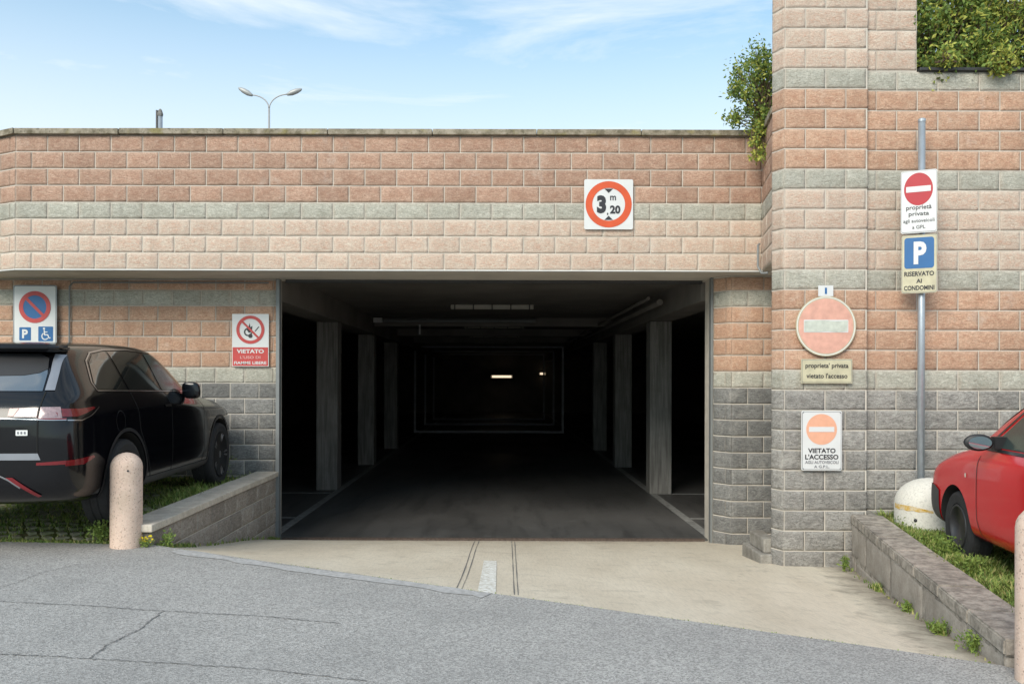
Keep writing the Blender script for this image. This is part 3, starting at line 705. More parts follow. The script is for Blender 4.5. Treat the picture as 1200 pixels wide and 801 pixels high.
# ------------------------------------------------------------------ signs
def text_mesh(s, wd, ht, bold=.02):
    cu = bpy.data.curves.new('t', 'FONT'); cu.body = s; cu.size = 1; cu.offset = bold; cu.resolution_u = 3
    o = bpy.data.objects.new('t', cu); C.objects.link(o); bpy.context.view_layer.update()
    dg = bpy.context.evaluated_depsgraph_get(); me = bpy.data.meshes.new_from_object(o.evaluated_get(dg))
    bpy.data.objects.remove(o); bpy.data.curves.remove(cu)
    xs_ = [v.co.x for v in me.vertices]; ys_ = [v.co.y for v in me.vertices]
    x0, x1, y0, y1 = min(xs_), max(xs_), min(ys_), max(ys_)
    sx_, sy_ = wd / (x1 - x0), ht / (y1 - y0)
    for v in me.vertices: v.co = Vector(((v.co.x - (x0 + x1) / 2) * sx_, 0, (v.co.y - (y0 + y1) / 2) * sy_))
    return me
def write(e, s, cx, cz, wd, ht, mat, y=-.012, bold=.02):
    me = text_mesh(s, wd, ht, bold); o = link('lettering', me, M[mat], e); o.location = (cx, y, cz); return o
def pl(e, name, pts, y, mat, th=.0015):
    bm = bmesh.new(); plate(bm, pts, y, y + th); return obj(name, bm, M[mat], e)
def annulus(e, name, cx, cz, ro, ri, y, mat, n=48):
    vs, fs = [], []
    for k in range(n):
        a = 2 * math.pi * k / n
        vs += [(cx + ro * math.cos(a), y, cz + ro * math.sin(a)), (cx + ri * math.cos(a), y, cz + ri * math.sin(a))]
    for k in range(n): a = 2 * k; b = 2 * ((k + 1) % n); fs.append((a, a + 1, b + 1, b))
    return raw(name, vs, fs, M[mat], e)
def rotp(pts, ang, cx=0, cz=0):
    c, s = math.cos(ang), math.sin(ang); return [(cx + (x - cx) * c - (z - cz) * s, cz + (x - cx) * s + (z - cz) * c) for x, z in pts]
def sign(x0, y0, x1, y1, D, label, rz=0, mat='white', r=.02, off=.0):
    a, b = Wp(x0, y0, D), Wp(x1, y1, D); c = (a + b) / 2
    wd, ht = (b.x - a.x) / math.cos(rz), a.z - b.z
    e = empty('sign', (c.x, D - off, c.z), rz, label, 'sign')
    bm = bmesh.new(); plate(bm, rrect(0, 0, wd, ht, r), -.0055, .0); obj('panel', bm, M[mat], e)
    bm = bmesh.new(); plate(bm, rrect(0, 0, wd * .8, ht * .9, r), .0005, .02); obj('backing', bm, M['signback'], e)
    return e, wd, ht
# height limit
e, wd, ht = sign(684, 210, 741.3, 268.5, 10.165, 'square height limit sign with orange ring reading 3,20 m on the parapet')
annulus(e, 'ring', 0, 0, .275, .195, -.009, 'orangered')
pl(e, 'triangle', [(-.05, .185), (0, .135), (.05, .185)], -.009, 'ink'); pl(e, 'triangle', [(-.05, -.185), (.05, -.185), (0, -.135)], -.009, 'ink')
write(e, '3', -.085, 0, .11, .215, 'ink', -.009, .06); write(e, 'm', .052, .075, .07, .055, 'ink', -.009, .02); write(e, ',', -.012, -.115, .018, .03, 'ink', -.009, .03); write(e, '20', .078, -.062, .125, .10, 'ink', -.009, .045)
# no parking / disabled bay
e, wd, ht = sign(17, 337, 65, 424, 11.0, 'white framed no parking sign with blue P and wheelchair symbols above the black car roof', mat='white')
bm = bmesh.new(); plate(bm, rrect(0, 0, wd + .035, ht + .035, .03), -.003, .0055); obj('frame', bm, M['signback'], e)
z1 = ht / 2 - .265
pl(e, 'blue_disc', circ(0, z1, .155), -.008, 'blue'); annulus(e, 'ring', 0, z1, .205, .15, -.011, 'redlite')
pl(e, 'slash', rotp([(-.155, z1 - .018), (.155, z1 - .018), (.155, z1 + .018), (-.155, z1 + .018)], R(-45), 0, z1), -.0125, 'redlite')
z2 = ht / 2 - .61
pl(e, 'blue_square', rrect(-.125, z2, .15, .17, .01), -.008, 'blue'); write(e, 'P', -.125, z2, .075, .115, 'white', -.0105, .04)
pl(e, 'blue_square', rrect(.14, z2, .19, .19, .01), -.008, 'blue')
def arc(cx, cz, r, t, a0, a1, n=18):
    o_ = [(cx + (r + t / 2) * math.cos(R(a0 + (a1 - a0) * k / n)), cz + (r + t / 2) * math.sin(R(a0 + (a1 - a0) * k / n))) for k in range(n + 1)]
    i_ = [(cx + (r - t / 2) * math.cos(R(a0 + (a1 - a0) * k / n)), cz + (r - t / 2) * math.sin(R(a0 + (a1 - a0) * k / n))) for k in range(n + 1)]
    return o_ + i_[::-1]
def bar(x0, z0, x1, z1, t):
    d = Vector((x1 - x0, z1 - z0)).normalized(); n = Vector((-d.y, d.x)) * t / 2
    return [(x0 + n.x, z0 + n.y), (x0 - n.x, z0 - n.y), (x1 - n.x, z1 - n.y), (x1 + n.x, z1 + n.y)]
bm = bmesh.new(); cx_, cz_ = .135, z2
for q, sh in enumerate((circ(cx_ - .015, cz_ + .068, .014, 14), bar(cx_ - .013, cz_ + .05, cx_ - .006, cz_ - .012, .015), bar(cx_ - .01, cz_ + .024, cx_ + .03, cz_ + .024, .011),
           bar(cx_ - .012, cz_ - .012, cx_ + .034, cz_ - .012, .014), bar(cx_ + .032, cz_ - .01, cx_ + .052, cz_ - .055, .014), bar(cx_ + .048, cz_ - .055, cx_ + .07, cz_ - .05, .011), arc(cx_, cz_ - .03, .042, .013, 120, 325))):
    plate(bm, sh, -.0105 - q * .0002, -.009)
obj('wheelchair_symbol', bm, M['white'], e)
# no open flames
e, wd, ht = sign(272, 368.5, 315, 430, 11.03, 'small white and red no open flames sign at the right end of the recessed wall', r=.004)
pl(e, 'red_panel', [(-wd / 2 + .008, -ht / 2 + .008), (wd / 2 - .008, -ht / 2 + .008), (wd / 2 - .008, -ht * .135), (-wd / 2 + .008, -ht * .135)], -.008, 'redlite')
zc = ht * .20
bm = bmesh.new(); plate(bm, arc(-.03, zc - .03, .045, .018, 60, 350), -.0078, -.006); plate(bm, [(-.05, zc + .0), (-.04, zc + .05), (-.03, zc + .02), (-.01, zc + .085), (.0, zc + .03), (.025, zc + .05), (.02, zc - .03), (-.02, zc - .04)], -.0082, -.006)
plate(bm, circ(.0, zc - .08, .028, 16), -.0086, -.006); plate(bm, bar(.06, zc - .02, .11, zc + .04, .012), -.0084, -.006)
obj('flame_symbol', bm, M['ink'], e)
annulus(e, 'ring', 0, zc, .182, .142, -.0105, 'redlite'); pl(e, 'slash', rotp([(-.15, zc - .013), (.15, zc - .013), (.15, zc + .013), (-.15, zc + .013)], R(-45), 0, zc), -.012, 'redlite')
write(e, 'VIETATO', 0, -ht * .21, wd * .74, .052, 'white', -.0105, .03); write(e, "L'USO DI", 0, -ht * .325, wd * .55, .038, 'pinkprint', -.0105, .02); write(e, 'FIAMME LIBERE', 0, -ht * .43, wd * .88, .038, 'white', -.0105, .02)
# round faded no entry
SD = TD - .045
a = Wp(967.5, 381, SD); e = empty('sign', (a.x, SD, a.z), 0, 'large round faded no entry sign in pale salmon on the brick tower', 'sign')
bm = bmesh.new(); plate(bm, circ(0, 0, .298, 56), -.006, 0); obj('panel', bm, M['cream'], e); bm = bmesh.new(); plate(bm, circ(0, 0, .25, 40), .0005, .03); obj('backing', bm, M['signback'], e)
pl(e, 'faded_disc', circ(0, 0, .272, 56), -.0085, 'salmon'); pl(e, 'rim_line', arc(0, 0, .285, .008, 0, 359.9, 60), -.0082, 'drip')
pl(e, 'bar', rrect(0, 0, .44, .125, .008), -.0105, 'white'); pl(e, 'bare_patch', [(-.215, -.055), (-.1, -.06), (.02, -.05), (.12, -.062), (.21, -.05), (.215, .055), (.1, .048), (-.04, .058), (-.215, .05)], -.0125, 'cream_grey')
e, wd, ht = sign(958.5, 333.5, 976, 346, SD, 'tiny white house number plate with a 1 above the round sign', r=.003)
write(e, '1', 0, 0, .02, .062, 'blue', -.0085, .04)
e, wd, ht = sign(938.5, 419.5, 998.5, 448, SD, 'cream two-line text plate under the round faded sign', mat='cream', r=.006)
pl(e, 'border', rrect(0, 0, wd * .97, ht * .93, .004), -.008, 'signback'); pl(e, 'face', rrect(0, 0, wd * .955, ht * .90, .004), -.010, 'cream')
write(e, "proprieta' privata", 0, .05, wd * .84, .062, 'ink', -.0125, .02); write(e, "vietato l'accesso", 0, -.045, wd * .80, .05, 'ink', -.0125, .02)
e, wd, ht = sign(939, 480, 986.5, 550, SD, 'white no entry sign for gas cars with faded orange disc, lowest on the tower', r=.02)
pl(e, 'border', rrect(0, 0, wd * .96, ht * .97, .018), -.0075, 'signback'); pl(e, 'face', rrect(0, 0, wd * .94, ht * .955, .016), -.0095, 'white')
pl(e, 'faded_disc', circ(-.002, ht * .19, .152), -.0115, 'salmon2'); pl(e, 'bar', rrect(-.002, ht * .19, .25, .05, .004), -.0135, 'white')
write(e, 'VIETATO', 0, -.098, wd * .68, .048, 'ink', -.012, .03); write(e, "L'ACCESSO", 0, -.16, wd * .82, .05, 'ink', -.012, .03)
write(e, 'AGLI AUTOVEICOLI', 0, -.213, wd * .82, .03, 'ink_faded', -.012, .02); write(e, 'A G.P.L.', 0, -.256, wd * .38, .028, 'ink_faded', -.012, .02)
for q in ((-1, 1), (1, 1), (-1, -1), (1, -1)): pl(e, 'screw', circ(q[0] * (wd / 2 - .018), q[1] * (ht / 2 - .018), .006, 10), -.0118, 'signback')
# post with two signs
PX = Wp(1079.5, 0, 8.36).x
e = empty('sign_post', (PX, 8.36, rel(-1.45)), 0, 'tall galvanised post rising behind the white dome, carrying two signs', 'post')
bm = bmesh.new(); tube(bm, [(0, 0, -.1), (0, 0, 1.45 + 2.53)], .033, 16); obj('pole', bm, M['galv'], e, True)
bm = bmesh.new(); lathe(bm, [(.036, 1.45 + 2.52), (.036, 1.45 + 2.545), (.02, 1.45 + 2.555)], 16); obj('cap', bm, M['galv'], e)
for zz in (1.9, 1.55, 1.35, 1.0):
    bm = bmesh.new(); lathe(bm, [(.038, 1.45 + zz - .015), (.038, 1.45 + zz + .015)], 16); obj('clamp', bm, M['galv'], e)
e, wd, ht = sign(1055, 198.5, 1097.5, 271.5, 8.30, 'white sign with bright red no entry disc, upper one on the galvanised post', R(-27), r=.02); e.scale = (.80, 1, 1)
pl(e, 'border', rrect(0, 0, wd * .97, ht * .975, .018), -.0075, 'signback'); pl(e, 'face', rrect(0, 0, wd * .95, ht * .962, .016), -.0095, 'white')
pl(e, 'red_disc', circ(-.005, ht * .20, .158), -.0115, 'red'); pl(e, 'bar', rrect(-.005, ht * .20, .27, .055, .004), -.0135, 'white')
write(e, 'proprietà', 0, -.062, wd * .70, .055, 'ink', -.012, .012); write(e, 'privata', 0, -.124, wd * .56, .05, 'ink', -.012, .012)
write(e, 'agli autoveicoli', 0, -.19, wd * .86, .045, 'ink', -.012, .006); write(e, 'a GPL', 0, -.247, wd * .36, .034, 'ink', -.012, .006)
e, wd, ht = sign(1056, 274, 1097.5, 342, 8.30, 'cream sign with white P on blue, lower one on the galvanised post', R(-27), mat='cream', r=.02); e.scale = (.80, 1, 1)
pl(e, 'border', rrect(0, 0, wd * .97, ht * .975, .018), -.0075, 'signback'); pl(e, 'face', rrect(0, 0, wd * .95, ht * .962, .016), -.0095, 'cream')
pl(e, 'blue_square', rrect(0, ht * .19, .325, .30, .03), -.0115, 'blue'); write(e, 'P', .01, ht * .19, .14, .22, 'white', -.0135, .045)
write(e, 'RISERVATO', 0, -.095, wd * .84, .046, 'ink', -.012, .03); write(e, 'AI', 0, -.165, wd * .16, .04, 'ink', -.012, .03); write(e, 'CONDOMINI', 0, -.232, wd * .86, .046, 'ink', -.012, .03)

# ------------------------------------------------------------------ white dome with yellow band
dz = rp_z(4.35, 8.1) - .03
e = empty('dome_marker', (4.10, 8.12, dz), 0, 'squat white painted dome with a worn yellow band at the foot of the galvanised post', 'marker')
bm = bmesh.new(); prof = [(.31, -.1), (.31, .0), (.31, .27)] + [(.31 * math.cos(R(a)), .27 + .25 * math.sin(R(a))) for a in (12, 24, 36, 48, 60, 72, 84)]
lathe(bm, prof, 48); obj('dome', bm, M['domewhite'], e, True)
vs, fs = [], []
for k in range(25):
    a = R(172 + k * 3.2); h0 = .232 + .004 * math.sin(k); h1 = .278 - .03 * max(0, k - 14) / 10
    for hh in (h0, h1):
        rr = .31 if hh < .27 else .31 * math.cos(math.asin(min(1, (hh - .27) / .25))); rr += .003; vs.append((rr * math.cos(a), rr * math.sin(a), hh))
for k in range(24): fs.append((2 * k, 2 * k + 2, 2 * k + 3, 2 * k + 1))
raw('yellow_band', vs, fs, M['yellow'], e)
bm = bmesh.new()
for v in bmesh.ops.create_uvsphere(bm, u_segments=8, v_segments=6, radius=.016)['verts']: v.co += Vector((-.235, -.205, .15))
obj('bolt_hole', bm, M['ink'], e)
# ------------------------------------------------------------------ roof pipe, lamp
p = Wp(187, 153, 12)
e = empty('vent_pipe', (p.x, 12, rel(1.85)), 0, 'short grey vent pipe standing up behind the parapet left of the street lamp', 'pipe')
bm = bmesh.new(); tube(bm, [(0, 0, 0), (0, 0, 1.82)], .032, 12); obj('pipe', bm, M['galv'], e, True)
bm = bmesh.new(); lathe(bm, [(.036, 1.82), (.04, 1.85), (.025, 1.90), (.01, 1.92)], 12); obj('cap', bm, M['column'], e)
bm = bmesh.new(); box(bm, -.055, -.034, -.02, .02, 1.55, 1.9); obj('bracket', bm, M['black_metal'], e)
LD = 40; base = Wp(314.5, 160, LD)
e = empty('street_lamp', (base.x, LD, rel(1.85)), 0, 'slim double armed grey street lamp seen beyond the parapet', 'street lamp')
H0 = rel(0) + (443 - 128) * .04 - rel(1.85)
bm = bmesh.new(); tube(bm, [(0, 0, 0), (0, 0, 5), (0, 0, H0)], [.09, .07, .045], 12); obj('pole', bm, M['lamp'], e, True)
for s, hx, hz, n_ in ((-1, -.82, .66, 9), (1, .88, .70, 9)):
    pts = [Vector((s * .01 + (hx) * (1 - math.cos(t * math.pi / 2)) , 0, H0 + hz * .96 * math.sin(t * math.pi / 2))) for t in [i / n_ for i in range(n_ + 1)]]
    bm = bmesh.new(); tube(bm, pts, .03, 8); obj('arm', bm, M['lamp'], e, True)
    bm = bmesh.new(); a = pts[-1]; tilt = .5 if s < 0 else .36; d = Vector((s * math.cos(tilt), 0, math.sin(tilt)))
    tube(bm, [a - d * .06, a + d * .02, a + d * .18, a + d * .42, a + d * .62, a + d * .70], [.05, .08, .125, .12, .075, .02], 12); hd = obj('lamp_head', bm, M['lamp'], e, True)
bm = bmesh.new(); prism(bm, [(-9.3, 36), (9.3, 36), (12, 60), (-16, 60)], rel(1.7), rel(1.845))
tag(obj('roof_deck', bm, M['soot']), kind='structure')

# ------------------------------------------------------------------ vegetation
def leaves(name, pts, size, mats, parent=None, rs=rnd, elong=2.0):
    vs, fs, mi = [], [], []
    for p in pts:
        s = size * rs.uniform(.6, 1.3); d = Vector((rs.gauss(0, 1), rs.gauss(0, 1), rs.gauss(0, .8))).normalized(); u = d.orthogonal().normalized()
        u.rotate(Matrix.Rotation(rs.uniform(0, 6.28), 3, d)); v = d.cross(u); b0 = len(vs)
        vs += [p, p + u * s * .5 + v * s / elong * .5 + d * s * .08, p + u * s, p + u * s * .5 - v * s / elong * .5 + d * s * .08]
        fs.append((b0, b0 + 1, b0 + 2, b0 + 3)); mi.append(rs.choices(range(len(mats)), [5, 4, 3][:len(mats)])[0])
    o = raw(name, vs, fs, mats, parent); o.data.polygons.foreach_set('material_index', mi); return o
def shrub(name, label, base, spans, nclump, nleaf, leaf, mats, group=None, cr=.14, elong=2.0):
    e = empty(name, base, 0, label, 'shrub', group); pts = []; bm = bmesh.new(); B = Vector(base)
    for _ in range(nclump):
        for _t in range(50):
            c = Vector([rnd.uniform(*spans[i]) for i in range(3)])
            q = Vector([(c[i] - (spans[i][0] + spans[i][1]) / 2) / ((spans[i][1] - spans[i][0]) / 2) for i in range(3)])
            if (abs(q.x) ** 2.2 + abs(q.z) ** 2.4) < 1: break
        r = cr * rnd.uniform(.5, 1.3)
        mid = (c * .5) + Vector((rnd.uniform(-.08, .08), 0, rnd.uniform(-.05, .12)))
        tube(bm, [Vector((rnd.uniform(-.1, .1), 0, 0)), mid, c], [.012, .008, .003], 5)
        for _ in range(nleaf):
            v = Vector((rnd.gauss(0, 1), rnd.gauss(0, 1), rnd.gauss(0, 1))); pts.append(c + v * r * .6)
    obj('stem', bm, M['twig'], e); leaves('foliage', pts, leaf, mats, e, elong=elong)
    return e
LM = [M['leaf_a'], M['leaf_b'], M['leaf_c']]
# spans are relative to the base
shrub('hanging_shrub', 'loose green shrub spilling over the parapet corner against the tower', (3.12, 9.97, rel(2.95)), ((-.44, .26), (-.18, .25), (-.05, .88)), 100, 62, .045, [M['leaf_b'], M['leaf_a'], M['leaf_c']], None, .09)
shrub('trailing_shrub', 'small yellow green spray of leaves hanging below the parapet coping beside the tower', (3.05, 9.93, rel(2.97)), ((-.14, .1), (-.12, .0), (-.5, .05)), 16, 34, .045, [M['leaf_c'], M['leaf_a']], None, .055)
for k, (x, lb, mt) in enumerate(((4.62, 'dark glossy hedge shrub at the left end of the wall planter', [M['leaf_a'], M['leaf_b'], M['leaf_c']]), (5.25, 'bright yellow green shrub in the middle of the wall planter', [M['leaf_c'], M['leaf_a'], M['leaf_b']]), (5.95, 'pale green shrub at the right of the wall planter, cut by the frame', [M['leaf_a'], M['leaf_c'], M['leaf_b']]), (6.65, 'rounded shrub furthest right in the wall planter', [M['leaf_a'], M['leaf_b'], M['leaf_c']]))):
    shrub('hedge_shrub', lb, (x, 9.05, rel(2.98)), ((-.45, .45), (-.5, .45), (-.02, 1.35)), 150, 62, .055 if k in (0, 3) else .085, mt, 'shrubs in the planter on the wall', .13, 2.0 if k in (0, 3) else 4.5)
for k, (x, z_) in enumerate(((4.43, -.04), (4.95, -.15), (5.0, -.08), (5.42, -.03))):
    shrub('trailing_shrub', ['short tuft hanging over the left end of the wall coping', 'longest yellow green tuft hanging down over the wall coping', 'middle tuft hanging beside the longest one over the wall coping', 'right tuft hanging over the wall coping'][k], (x, 8.45, rel(3.14)), ((-.12, .12), (-.08, .1), (z_, .12)), 9, 30, .05, [M['leaf_c'], M['leaf_a']], 'tufts hanging over the wall coping', .05)
def grass(name, n, posfn, hrange, label, wd=.006):
    vs, fs, mi = [], [], []
    for _ in range(n):
        r_ = posfn()
        if r_ is None: continue
        x, y, z, k = r_; h = rnd.uniform(*hrange) * k; a = rnd.uniform(0, 6.28); l = Vector((math.cos(a), math.sin(a), 0)); s = Vector((-l.y, l.x, 0)) * wd * rnd.uniform(.6, 1.4)
        p = Vector((x, y, z)); b0 = len(vs); q = p + l * h * .25 + Vector((0, 0, h * .65)); t = p + l * h * rnd.uniform(.4, .9) + Vector((0, 0, h))
        vs += [p - s, p + s, q + s * .7, q - s * .7, t]; fs += [(b0, b0 + 1, b0 + 2, b0 + 3), (b0 + 3, b0 + 2, b0 + 4)]
        m_ = rnd.choices((0, 1, 2), (5, 2, 3))[0]; mi += [m_, m_]
    o = raw(name, vs, fs, [M['grass_a'], M['grass_b'], M['grass_c']]); o.data.polygons.foreach_set('material_index', mi)
    return tag(o, label, 'grass', None, 'stuff')
def gl():
    x, y = rnd.uniform(-6.8, -3.12), rnd.uniform(7.1, 10.9)
    d = mnoise.noise(Vector((x * 1.6, y * 1.6, 5)))
    if d < -.12 and rnd.random() < .75: return None
    k = 1 if y < 7.8 else .8
    if x > -3.5: k = 1.9
    return x, y, lp_z(x, y) - .02, k * (1 + d)
grass('grass_left', 30000, gl, (.015, .055), 'short green grass growing between the pavers and along the low wall')
def gr():
    y = rnd.uniform(4.6, 8.5); x = wallx(y) + .27 + abs(rnd.gauss(0, 1)) * .9
    if x > 7: return None
    d = mnoise.noise(Vector((x * 1.9, y * 1.9, 9)))
    return x, y, rp_z(x, y), (1.05 + d) * (1.35 if x < wallx(y) + .7 else .8)
grass('grass_right', 42000, gr, (.025, .08), 'green and yellow grass around the red car behind the low wall', .007)
def ge():
    x = rnd.uniform(-2.85, 2.6); y = bnd(x) + rnd.gauss(0, .008)
    if mnoise.noise(Vector((x * 3, 0, 2))) < -.1 and rnd.random() < .8: return None
    return x, y, min(road_z(x), ramp_z(x, y)) - .002, 1
grass('grass_seam', 1500, ge, (.008, .022), 'thin line of moss and grass along the seam of road and ramp', .004)
def ge2():
    x = rnd.uniform(-6.8, -3.15); y = 7.1 + rnd.gauss(0, .015); return x, y, road_z(x) - .005, 1
grass('grass_kerb', 2500, ge2, (.01, .035), 'ragged grass fringe where the pavers meet the asphalt', .005)
def gw():
    y = rnd.uniform(4.5, 8.4); x = wallx(y) - .02 - abs(rnd.gauss(0, .025)); d = mnoise.noise(Vector((y * 2.3, 1, 2)))
    if d < .22 and rnd.random() < .96: return None
    return x, y, ramp_z(x, y), .5 + d
grass('grass_wall_foot', 2400, gw, (.02, .08), 'weeds and moss along the foot of the right low wall', .006)
def gw2():
    y = rnd.uniform(7.1, 10.95); x = LWX + .02 + abs(rnd.gauss(0, .025))
    if rnd.random() < (.25 if y < 7.9 or y > 10.6 else .9): return None
    return x, y, ramp_z(x, y), 1
grass('grass_wall_foot', 1500, gw2, (.015, .05), 'sparse weeds along the foot of the left low wall', .005)
def weed(loc, r, h, n, label, sz=.03, flower=False):
    e = empty('weed', loc, 0, label, 'weed'); pts = []; bm = bmesh.new()
    for _ in range(12):
        a = rnd.uniform(0, 6.28); t = Vector((math.cos(a) * r * rnd.random(), math.sin(a) * r * rnd.random(), h * rnd.uniform(.5, 1)))
        tube(bm, [Vector((0, 0, -.01)), t * .5 + Vector((0, 0, h * .15)), t], [.003, .0025, .0015], 4)
        for _ in range(n // 12): pts.append(t * rnd.uniform(.25, 1) + Vector((rnd.gauss(0, 1), rnd.gauss(0, 1), rnd.gauss(0, .7))) * r * .25)
    obj('stem', bm, M['grass_a'], e); leaves('foliage', pts, sz, [M['grass_a'], M['leaf_a'], M['grass_c']], e)
    if flower: leaves('flower', [Vector((rnd.gauss(0, .03), rnd.gauss(0, .02), h * rnd.uniform(.6, 1.1))) for _ in range(30)], .018, [M['petal']], e, elong=1.2)
def wz(px, D, fn): x = (px - 585) * D / 1000; return (x, D, fn(x, D))
weed(wz(119, 7.12, lambda x, y: road_z(x)), .11, .2, 240, 'leafy green weed on the left side of the left bollard')
weed(wz(172, 6.98, lambda x, y: road_z(x)), .07, .08, 120, 'low weed with small yellow flowers right of the left bollard', .02, True)
weed(wz(196, 7.12, ramp_z), .06, .15, 120, 'dark narrow weed against the near end of the left low wall')
weed(wz(990, 8.2, ramp_z), .06, .16, 160, 'green weed in the corner of tower and right low wall')
weed(wz(1064, 6.2, ramp_z), .07, .08, 120, 'small weed clump along the right low wall, farthest from the camera')
weed(wz(1104, 5.35, ramp_z), .08, .10, 160, 'yellowish weed clump midway along the right low wall')
weed(wz(1140, 4.85, ramp_z), .12, .13, 240, 'wide yellow green weed clump near the end of the right low wall', .025)
weed(wz(262, 10.6, lambda x, y: lp_z(x, y)), .14, .5, 200, 'sparse pale weed between the black car nose and the recessed wall')
for k, (x, y, h) in enumerate(((3.92, 8.05, .17), (3.78, 7.3, .16), (3.62, 6.9, .2), (3.45, 6.3, .17))):
    weed((x, y, rp_z(x, y)), .16, h, 320, ['broad weed clump in front of the white dome', 'leafy weed behind the wall near the red car wheel', 'tallest weed before the front wheel of the red car', 'bushy weed behind the wall below the red car door'][k], .035)

# ------------------------------------------------------------------ cars
def wheel(root, x, y, r, wdt, side, rim, spokes, tyre_r=.70):
    """side +1: outer face towards +x"""
    e = bpy.data.objects.new('wheel', None); C.objects.link(e); e.parent = root; e.location = (x, y, r); e.empty_display_size = .1
    e.rotation_euler = (0, 0, 0 if side > 0 else math.pi)
    bm = bmesh.new(); ri = r * tyre_r; hw = wdt / 2
    pr = [(ri, hw - .02), (ri + .01, hw - .005), (r * .88, hw + .004), (r * .96, hw - .008), (r * .99, hw - .025), (r, hw - .05), (r, hw - .085), (r - .007, hw - .09), (r - .007, hw - .10), (r, hw - .105), (r, -hw + .105), (r - .007, -hw + .10), (r - .007, -hw + .09), (r, -hw + .085), (r, -hw + .05), (r * .985, -hw + .02), (r * .9, -hw), (ri, -hw + .01)]
    lathe(bm, [(a, b) for a, b in pr], 48, 'X'); obj('tyre', bm, M['tyre'], e, False)
    bm = bmesh.new(); lathe(bm, [(ri + .004, hw - .012), (ri - .006, hw + .002), (ri - .02, hw - .004), (ri - .025, hw - .06), (.06, hw - .075), (.01, hw - .075)], 40, 'X'); obj('rim', bm, M['rimgrey'] if rim == 'steel' else M['liner'], e, True)
    if rim != 'steel':
        bm = bmesh.new()
        for k in range(spokes):
            for off in (-.11, .11):
                a = 2 * math.pi * k / spokes; a2 = a + off
                p0 = Vector((hw - .03, .045 * math.cos(a), .045 * math.sin(a))); p1 = Vector((hw - .012, (ri - .012) * math.cos(a2), (ri - .012) * math.sin(a2)))
                tube(bm, [p0, (p0 + p1) / 2 + Vector((-.004, 0, 0)), p1], [.017, .013, .015], 6)
        lathe(bm, [(.06, hw - .045), (.058, hw - .015), (.03, hw - .01), (.005, hw - .01)], 20, 'X'); obj('spokes', bm, M['rimdark'], e)
    else:
        bm = bmesh.new()
        for k in range(8):
            a = 2 * math.pi * k / 8; p0 = Vector((hw - .07, .075 * math.cos(a), .075 * math.sin(a))); p1 = Vector((hw - .04, (ri - .03) * math.cos(a), (ri - .03) * math.sin(a)))
            tube(bm, [p0, p1], [.022, .026], 8)
        lathe(bm, [(.07, hw - .08), (.065, hw - .04), (.03, hw - .03), (.005, hw - .03)], 20, 'X'); obj('spokes', bm, M['rimgrey'], e)
    return e
